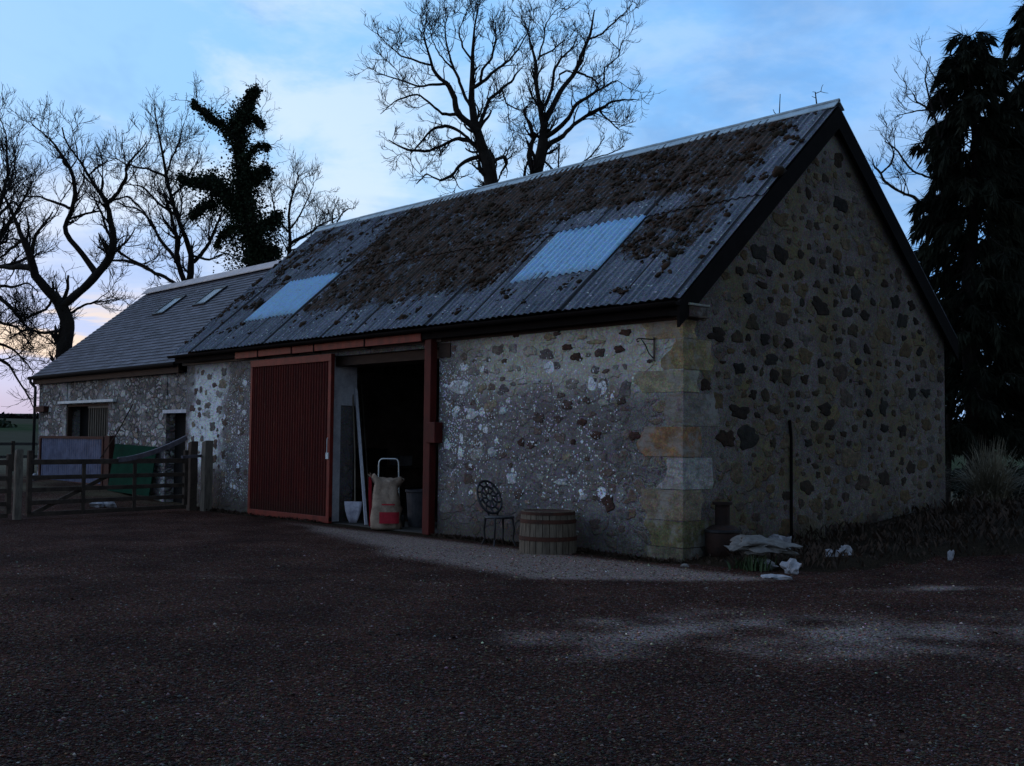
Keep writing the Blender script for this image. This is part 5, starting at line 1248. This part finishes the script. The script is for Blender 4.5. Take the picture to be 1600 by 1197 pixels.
bare_tree('bare_tree', 'low twiggy bare tree between the ivy clad tree and the barn roof', t6, (0, 140, 2.85), 42, G_, seed=6, dens=1.6, l1=1.15, twig=.6)
t6b = [[(1500,700,5),(1480,620,4),(1470,560,3),(1500,500,2)], [(1490,620,4),(1530,540,3),(1560,530,2)]]
bare_tree('sapling', 'curling bare twigs just above the left end of the barn ridge', t6b, (0, 140, 2.85), 40, G_, seed=16, dens=1., l1=.8)
t0_ = [[(-150,1240,12),(-60,1180,9),(40,1230,6),(110,1330,4),(160,1440,2)],[(-130,1150,9),(-20,1130,7),(60,1160,5),(150,1260,3)],[(-150,1250,40),(-120,1000,34),(-70,820,28),(-20,720,18),(30,640,12),(80,560,8),(120,480,5),(150,400,3)],
 [(-70,820,20),(-30,600,14),(10,470,9),(30,330,6),(20,200,3),(-10,100,2)], [(-100,940,14),(-20,930,11),(50,980,8),(110,1060,6),(190,1100,3)],
 [(-60,800,12),(20,790,9),(90,770,7),(150,740,4)], [(-100,980,10),(0,1040,7),(80,1060,5),(150,1150,3)], [(-20,700,9),(-10,560,7),(60,500,5),(110,560,3)], [(0,500,7),(50,420,5),(70,300,3)], [(-40,880,9),(50,880,6),(120,860,4),(170,900,3)]]
t0 = [t0_[2]]+t0_[3:]+t0_[:2]
bare_tree('bare_tree', 'dense tangled bare tree cut off by the left edge of the photo', t0, (0, 140, 2.85), 39, G_, seed=7, dens=1.3, l1=1.6, twig=.6)
t8 = [[(420,1250,12),(405,900,10),(392,730,8),(365,650,7),(355,580,6),(310,470,5),(300,400,3),(330,330,2)], [(365,670,6),(320,610,6),(260,570,5),(250,530,4),(190,540,2)], [(320,630,5),(250,635,4),(150,655,2)],
 [(440,800,7),(440,650,6),(410,560,6),(400,500,5),(370,430,4),(330,370,3),(340,320,2)], [(420,1250,12),(300,1200,11),(240,1110,10),(190,1110,8),(110,1060,8),(70,1010,7),(60,975,7),(20,960,6),(10,900,3)],
 [(80,975,8),(120,930,7),(135,880,5),(120,820,3),(60,760,2)], [(320,1020,7),(240,970,6),(190,910,6),(150,850,5),(80,800,3)], [(190,1110,4),(200,1030,3),(150,960,2)], [(340,860,4),(300,830,4),(275,780,2)]]
bare_tree('bare_tree', 'crooked bare branches reaching out of the dark conifer beside the gable', t8, (1360, 0, 3.629), 27.2, G_, seed=8, dens=.8, l1=.7, depth_spread=.3, rmin=.005)
t9 = [[(420,900,20),(415,500,15),(400,440,13),(372,340,12),(345,255,10),(338,238,8)], [(350,258,8),(390,240,7),(430,230,6),(432,180,5),(445,145,4),(462,120,3)], [(430,234,5),(480,248,4),(540,256,3)], [(350,335,6),(320,320,5),(285,305,4)], [(345,245,6),(320,236,5),(295,235,4)]]
def dead(name, label, limbs, T, D, seed):
    ox, oy, sc_ = T; P = []; Rr = []
    for li, lm in enumerate(limbs):
        pts = [at(ox+x/sc_, oy+y/sc_, D+.02*li*k) for k, (x, y, h_) in enumerate(lm)]; rad = [h_/sc_*D/FPX for *_, h_ in lm]
        if li == 0: pts.insert(0, np.array([pts[0][0], pts[0][1], -.1])); rad.insert(0, rad[0]*2)
        a, b_ = resample(pts, rad, 12, .0); P.append(a); Rr.append(b_)
    e = empty(name, (P[0][0][0], P[0][0][1], 0), label, 'tree', G_)
    V, F = tubes(np.array(P[:1]), np.array(Rr[:1]), 7); child(bulk('trunk', V, F, M_bark, smooth=True), e)
    if len(P) > 1: V, F = tubes(np.array(P[1:]), np.array(Rr[1:]), 6); child(bulk('branch', V, F, M_bark, smooth=True), e)
dead('dead_tree', 'dead forked branch tip poking above the ridge near the gable peak', t9, (1240, 120, 9.975), 27, 1)
dead('dead_tree', 'thin crooked branch tip above the ridge, left of the forked one', [[(1218, 260, 1.2), (1214, 178, 1.1), (1217, 166, 1.), (1221, 158, .9), (1219, 147, .6)], [(1214, 180, .7), (1210, 176, .6), (1208, 171, .4)]], (0, 0, 1.), 27, 2)

# ivy clad tree
def ivy_tree():
    T = (0, 140, 2.85); D = 41
    limbs = [([(1160,900,95),(1150,770,85),(1120,650,75),(1090,500,58),(1085,400,42),(1075,300,36),(1060,220,34),(1050,150,34),(1095,95,40),(1125,40,34),(1135,-5,20)], 1.),
             ([(1050,210,30),(1000,160,30),(950,130,24),(900,90,16),(860,45,9)], .9),
             ([(1100,560,50),(1030,500,55),(980,430,50),(930,390,38)], 1.), ([(980,420,30),(900,410,26),(830,400,24),(795,390,14)], 1.), ([(1100,420,26),(1160,370,34),(1200,350,26)], .9),
             ([(1130,640,45),(1200,580,36),(1250,550,22)], .8), ([(1095,300,20),(1150,240,16),(1200,250,10)], .5), ([(1070,110,22),(1140,120,16),(1175,160,9)], .7), ([(960,500,36),(900,520,26),(850,560,12)], .8), ([(1160,720,45),(1230,720,30)], .8), ([(1050,600,30),(990,640,16),(960,690,10)],.6)]
    W = []; Q = []
    e = empty('ivy_clad_tree', at(1160/2.85, 140+900/2.85, D)*[1, 1, 0], 'tall dark tree smothered in ivy with one arm reaching up left', 'tree')
    P = []; Rr = []
    for li, (lm, dn) in enumerate(limbs):
        dz = rng.normal(0, .5) if li else 0
        pts = [at(T[0]+x/T[2], T[1]+y/T[2], D+dz*k/len(lm)) for k, (x, y, h_) in enumerate(lm)]; rad = [h_/T[2]*D/FPX for *_, h_ in lm]
        if li == 0: pts.insert(0, np.array([pts[0][0], pts[0][1], -.1])); rad.insert(0, rad[0])
        a, b_ = resample(pts, rad, 20, .03); P.append(a); Rr.append(b_)
        L = np.linalg.norm(np.diff(a, axis=0), axis=1).sum(); n_ = int(1500*L*np.mean(b_)*4.2*dn)+400
        t = rng.uniform(0, 19, n_)**1.; i = np.minimum(t.astype(int), 18); f = (t-i)[:, None]
        c = a[i]*(1-f)+a[i+1]*f; rr_ = b_[i]*(1-f[:, 0])+b_[i+1]*f[:, 0]
        lump_ = 1+.30*np.sin(t*2.3+li)+.25*np.sin(t*5.1)+.2*np.sin(t*9.7+2*li)
        g_ = rng.normal(0, 1, (n_, 3)); g_ /= np.linalg.norm(g_, axis=1)[:, None]
        ph_ = np.array([noise.noise(Vector((float(q[0])*1.7+li*5, float(q[1])*1.7+tt*.45, float(q[2])*1.7))) for q, tt in zip(g_, t)])
        rad_ = rr_*lump_*(1+1.5*ph_)*rng.uniform(.1, 1.15, n_)**.5*np.where(rng.random(n_) < .12, rng.uniform(1., 1.7, n_), 1.)
        cpos = c+g_*rad_[:, None]; cpos[:, 2] -= rng.exponential(.07, n_)
        s_ = rng.uniform(.025, .062, n_)[:, None]
        u = rng.normal(0, 1, (n_, 3)); u /= np.linalg.norm(u, axis=1)[:, None]; v_ = np.cross(u, rng.normal(0, 1, (n_, 3))); v_ /= np.linalg.norm(v_, axis=1)[:, None]
        Q.append(np.stack([cpos-u*s_, cpos+v_*s_*.8, cpos+u*s_, cpos-v_*s_*.8], 1))
    child(quads('ivy', np.concatenate(Q), M_ivy), e)
    P = np.array(P); Rr = np.array(Rr)*.28
    V, F = tubes(P, Rr, 8); child(bulk('trunk', V, F, M_bark, smooth=True), e)
    A1, R1 = spawn(P, Rr*.5, 2.4, 1.45, 8, .28, .08, (.6, 1.3), .1, .012, (.3, .5), kmin=5); A2, R2 = spawn(A1, R1, 2.5, .7, 6, .3, .05, rmin=.008, kmin=2); A3, R3 = spawn(A2, R2, 4, .35, 4, .3, .05, rmin=.007, kmin=1)
    VV, FF, off = [], [], 0
    for a, b_, s_ in ((A1, R1, 4), (A2, R2, 3), (A3, R3, 3)):
        V, F = tubes(a, b_, s_); VV.append(V); FF.append(F+off); off += len(V)
    child(bulk('twigs', np.concatenate(VV), np.concatenate(FF), M_twig), e)
ivy_tree()

# drooping conifers
def conifer(name, label, x, y, H, Rb, nb, seed, z_low=1.2, shape=.75, gaps=.0):
    rg = np.random.default_rng(seed); z0 = float(height(x, y)); e = empty(name, (x, y, z0), label, 'tree', 'dark drooping conifers')
    b = MB(); zs_ = np.linspace(0, H*.97, 10); b.tube([(x+.08*math.sin(z*.9), y+.08*math.cos(z*.7), z0-.1+z) for z in zs_], [.28*(1-z/H)+.03 for z in zs_], 9); child(b.build('trunk', M_bark, smooth=True), e)
    Q = []; BT = []; BR = []
    for k in range(nb):
        f = (k+rg.random())/nb; z = z_low+(H-z_low)*f**.9; fr = (z-z_low)/(H-z_low)
        L = Rb*(1-fr)**shape*rg.uniform(.55, 1.15)+.35
        a = k*2.4+rg.normal(0, .4); n_ = 9; T = np.linspace(0, 1, n_)
        rise = rg.uniform(.12, .45); hx = L*T; hz = L*(rise*T-(.25+rise)*.9*T**2.2)+.06*L*np.sin(T*9+k)
        sw = rg.normal(0, .25); P = np.stack([x+np.cos(a+sw*T)*hx, y+np.sin(a+sw*T)*hx, z0+z+hz], 1)
        BT.append(P); BR.append(.035*(1-T*.85)*(L/3+.3))
        m_ = int(105*L+26); t = rg.uniform(.08, 1.03, m_)**.75; t = np.minimum(t, 1.)*(n_-1); i = np.minimum(t.astype(int), n_-2); ff = (t-i)[:, None]
        c = P[i]*(1-ff)+P[i+1]*ff; dirv = P[i+1]-P[i]; dirv /= np.linalg.norm(dirv, axis=1)[:, None]
        side_ = np.stack([-dirv[:, 1], dirv[:, 0], 0*t], 1); w_ = rg.normal(0, .20, m_)*(1.2-t/(n_-1))
        c = c+side_*w_[:, None]*L*.35; c[:, 2] -= rg.exponential(.07, m_)
        sl_ = rg.uniform(.16, .42, m_); dn = dirv*rg.uniform(.2, 1., m_)[:, None]+side_*rg.normal(0, .35, m_)[:, None]+np.stack([0*t, 0*t, -rg.uniform(.3, 1.3, m_)], 1); dn /= np.linalg.norm(dn, axis=1)[:, None]
        wd = np.cross(dn, rg.normal(0, 1, (m_, 3))); wd /= np.linalg.norm(wd, axis=1)[:, None]; wd *= (sl_*rg.uniform(.05, .12, m_))[:, None]
        Q.append(np.stack([c, c+dn*(sl_*.45)[:, None]+wd, c+dn*sl_[:, None], c+dn*(sl_*.45)[:, None]-wd], 1))
        # fine combs fringing each branch
        m2 = int(75*L+25); t = rg.uniform(.2, 1., m2)*(n_-1); i = np.minimum(t.astype(int), n_-2); ff = (t-i)[:, None]; c = P[i]*(1-ff)+P[i+1]*ff
        dn = (P[i+1]-P[i]); dn /= np.linalg.norm(dn, axis=1)[:, None]; dn = dn+rg.normal(0, .45, (m2, 3)); dn[:, 2] -= .5; dn /= np.linalg.norm(dn, axis=1)[:, None]; sl_ = rg.uniform(.2, .5, m2)
        wd = np.cross(dn, rg.normal(0, 1, (m2, 3))); wd /= np.linalg.norm(wd, axis=1)[:, None]; wd *= .009
        Q.append(np.stack([c-wd, c+wd, c+dn*sl_[:, None]+wd*.3, c+dn*sl_[:, None]-wd*.3], 1))
    child(quads('crown', np.concatenate(Q), M_needle), e)
    V, F = tubes(np.array(BT), np.array(BR), 4); child(bulk('branches', V, F, M_bark), e)
c1 = at(1522, 600, 27.0); conifer('conifer', 'dark drooping conifer right of the gable with a ragged open top', c1[0], c1[1], 11.7, 1.9, 200, 3, z_low=1.6, shape=.5)
c2 = at(1640, 600, 29); conifer('conifer', 'taller dark conifer cut off by the right edge of the photo', c2[0], c2[1], 13.6, 2.6, 200, 4, z_low=2.2, shape=.5)

# ------------------------------------------------------------------ fences and far things
def rail_fence(pts, label, hgt=1.1, rails=(.55, 1.0), gap=2.):
    A, B = np.array(pts[0], float), np.array(pts[1], float); L = np.linalg.norm(B-A); d = (B-A)/L
    e = empty('rail_fence', (A[0], A[1], float(height(*A))), label, 'fence', 'rail fences')
    for z in rails:
        b = MB(); k = np.arange(0, L+.01, gap); P = [(A[0]+d[0]*s_, A[1]+d[1]*s_, float(height(A[0]+d[0]*s_, A[1]+d[1]*s_))+z+.01*math.sin(s_*3)) for s_ in k]
        for p, q in zip(P[:-1], P[1:]): b.beam(p, q, .04, .10)
        child(b.build('rail', M_wood), e)
    for s_ in np.arange(0, L+.01, gap):
        x, y = A+d*s_; z = float(height(x, y)); b = MB(); b.box(x-.05, x+.05, y-.05, y+.05, z-.1, z+hgt); child(b.build('post', M_wood, bevel=.008), e)
fa = at(1440, 690, 27.5); fb = at(1680, 690, 30.5)
rail_fence((fa[:2], fb[:2]), 'dark post and rail fence behind the gable under the conifers', 1.55, (.75, 1.42))
fa = at(-40, 730, 37); fb = at(75, 730, 41)
rail_fence((fa[:2], fb[:2]), 'low rail fence beyond the byre at the far left', 1.05, (.5, .95))
# far bushes / trees on the rise
def bush(name, label, c, s_, seed, n_=5000, lf=.12, mat=None, grp='distant bushes'):
    rg = np.random.default_rng(seed); e = empty(name, (c[0], c[1], c[2]), label, 'bush', grp)
    cl_ = rg.normal(0, .45, (14, 3)); cl_[:, 2] = np.abs(cl_[:, 2])+.1
    k = rg.integers(0, 14, n_); p = cl_[k]+rg.normal(0, .22, (n_, 3)); p[:, 2] = np.abs(p[:, 2])
    p = p*np.array(s_)+np.array(c); u = rg.normal(0, 1, (n_, 3)); u /= np.linalg.norm(u, axis=1)[:, None]; v_ = np.cross(u, rg.normal(0, 1, (n_, 3))); v_ /= np.linalg.norm(v_, axis=1)[:, None]
    child(quads('crown', np.stack([p-u*lf, p+v_*lf, p+u*lf, p-v_*lf], 1), mat or M_ivy), e)
    b = MB(); b.tube([(c[0], c[1], c[2]-.3), (c[0]+.1, c[1], c[2]+s_[2]*.7)], [lf*1.2, lf*.5], 6); child(b.build('trunk', M_bark), e)
def bg_(x, D): q = at(x, 650, D); z = float(height(q[0], q[1])); return (q[0], q[1], z)
bush('dark_bush', 'round dark bush on the skyline at the far left edge', bg_(-12, 120), (1.9, 1.9, 1.1), 1, 4000, .22)
b = MB(); hp = [bg_(x, 150) for x in range(-60, 120, 12)]
Qh = []
for p, q in zip(hp[:-1], hp[1:]):
    n_ = 500; f = rng.uniform(0, 1, n_)[:, None]; c = np.array(p)*(1-f)+np.array(q)*f+rng.normal(0, .25, (n_, 3)); c[:, 2] = np.array(p)[2]*(1-f[:, 0])+np.array(q)[2]*f[:, 0]+np.abs(rng.normal(0, .28, n_))
    u = rng.normal(0, .2, (n_, 3)); v_ = rng.normal(0, .2, (n_, 3)); Qh.append(np.stack([c-u, c+v_, c+u, c-v_], 1))
tag(quads('hedge', np.concatenate(Qh), M_twig), 'dark low hedge line across the green field at the far left', 'hedge')
bush('dark_bush', 'dark shrub low behind the fence at the far right', bg_(1585, 34), (1.5, 1.5, .8), 5, 5000, .07, M_needle)
bush('dark_bush', 'dark shrub filling the gap right behind the gable', bg_(1500, 40), (1.7, 1.7, .55), 6, 5000, .07, M_needle)
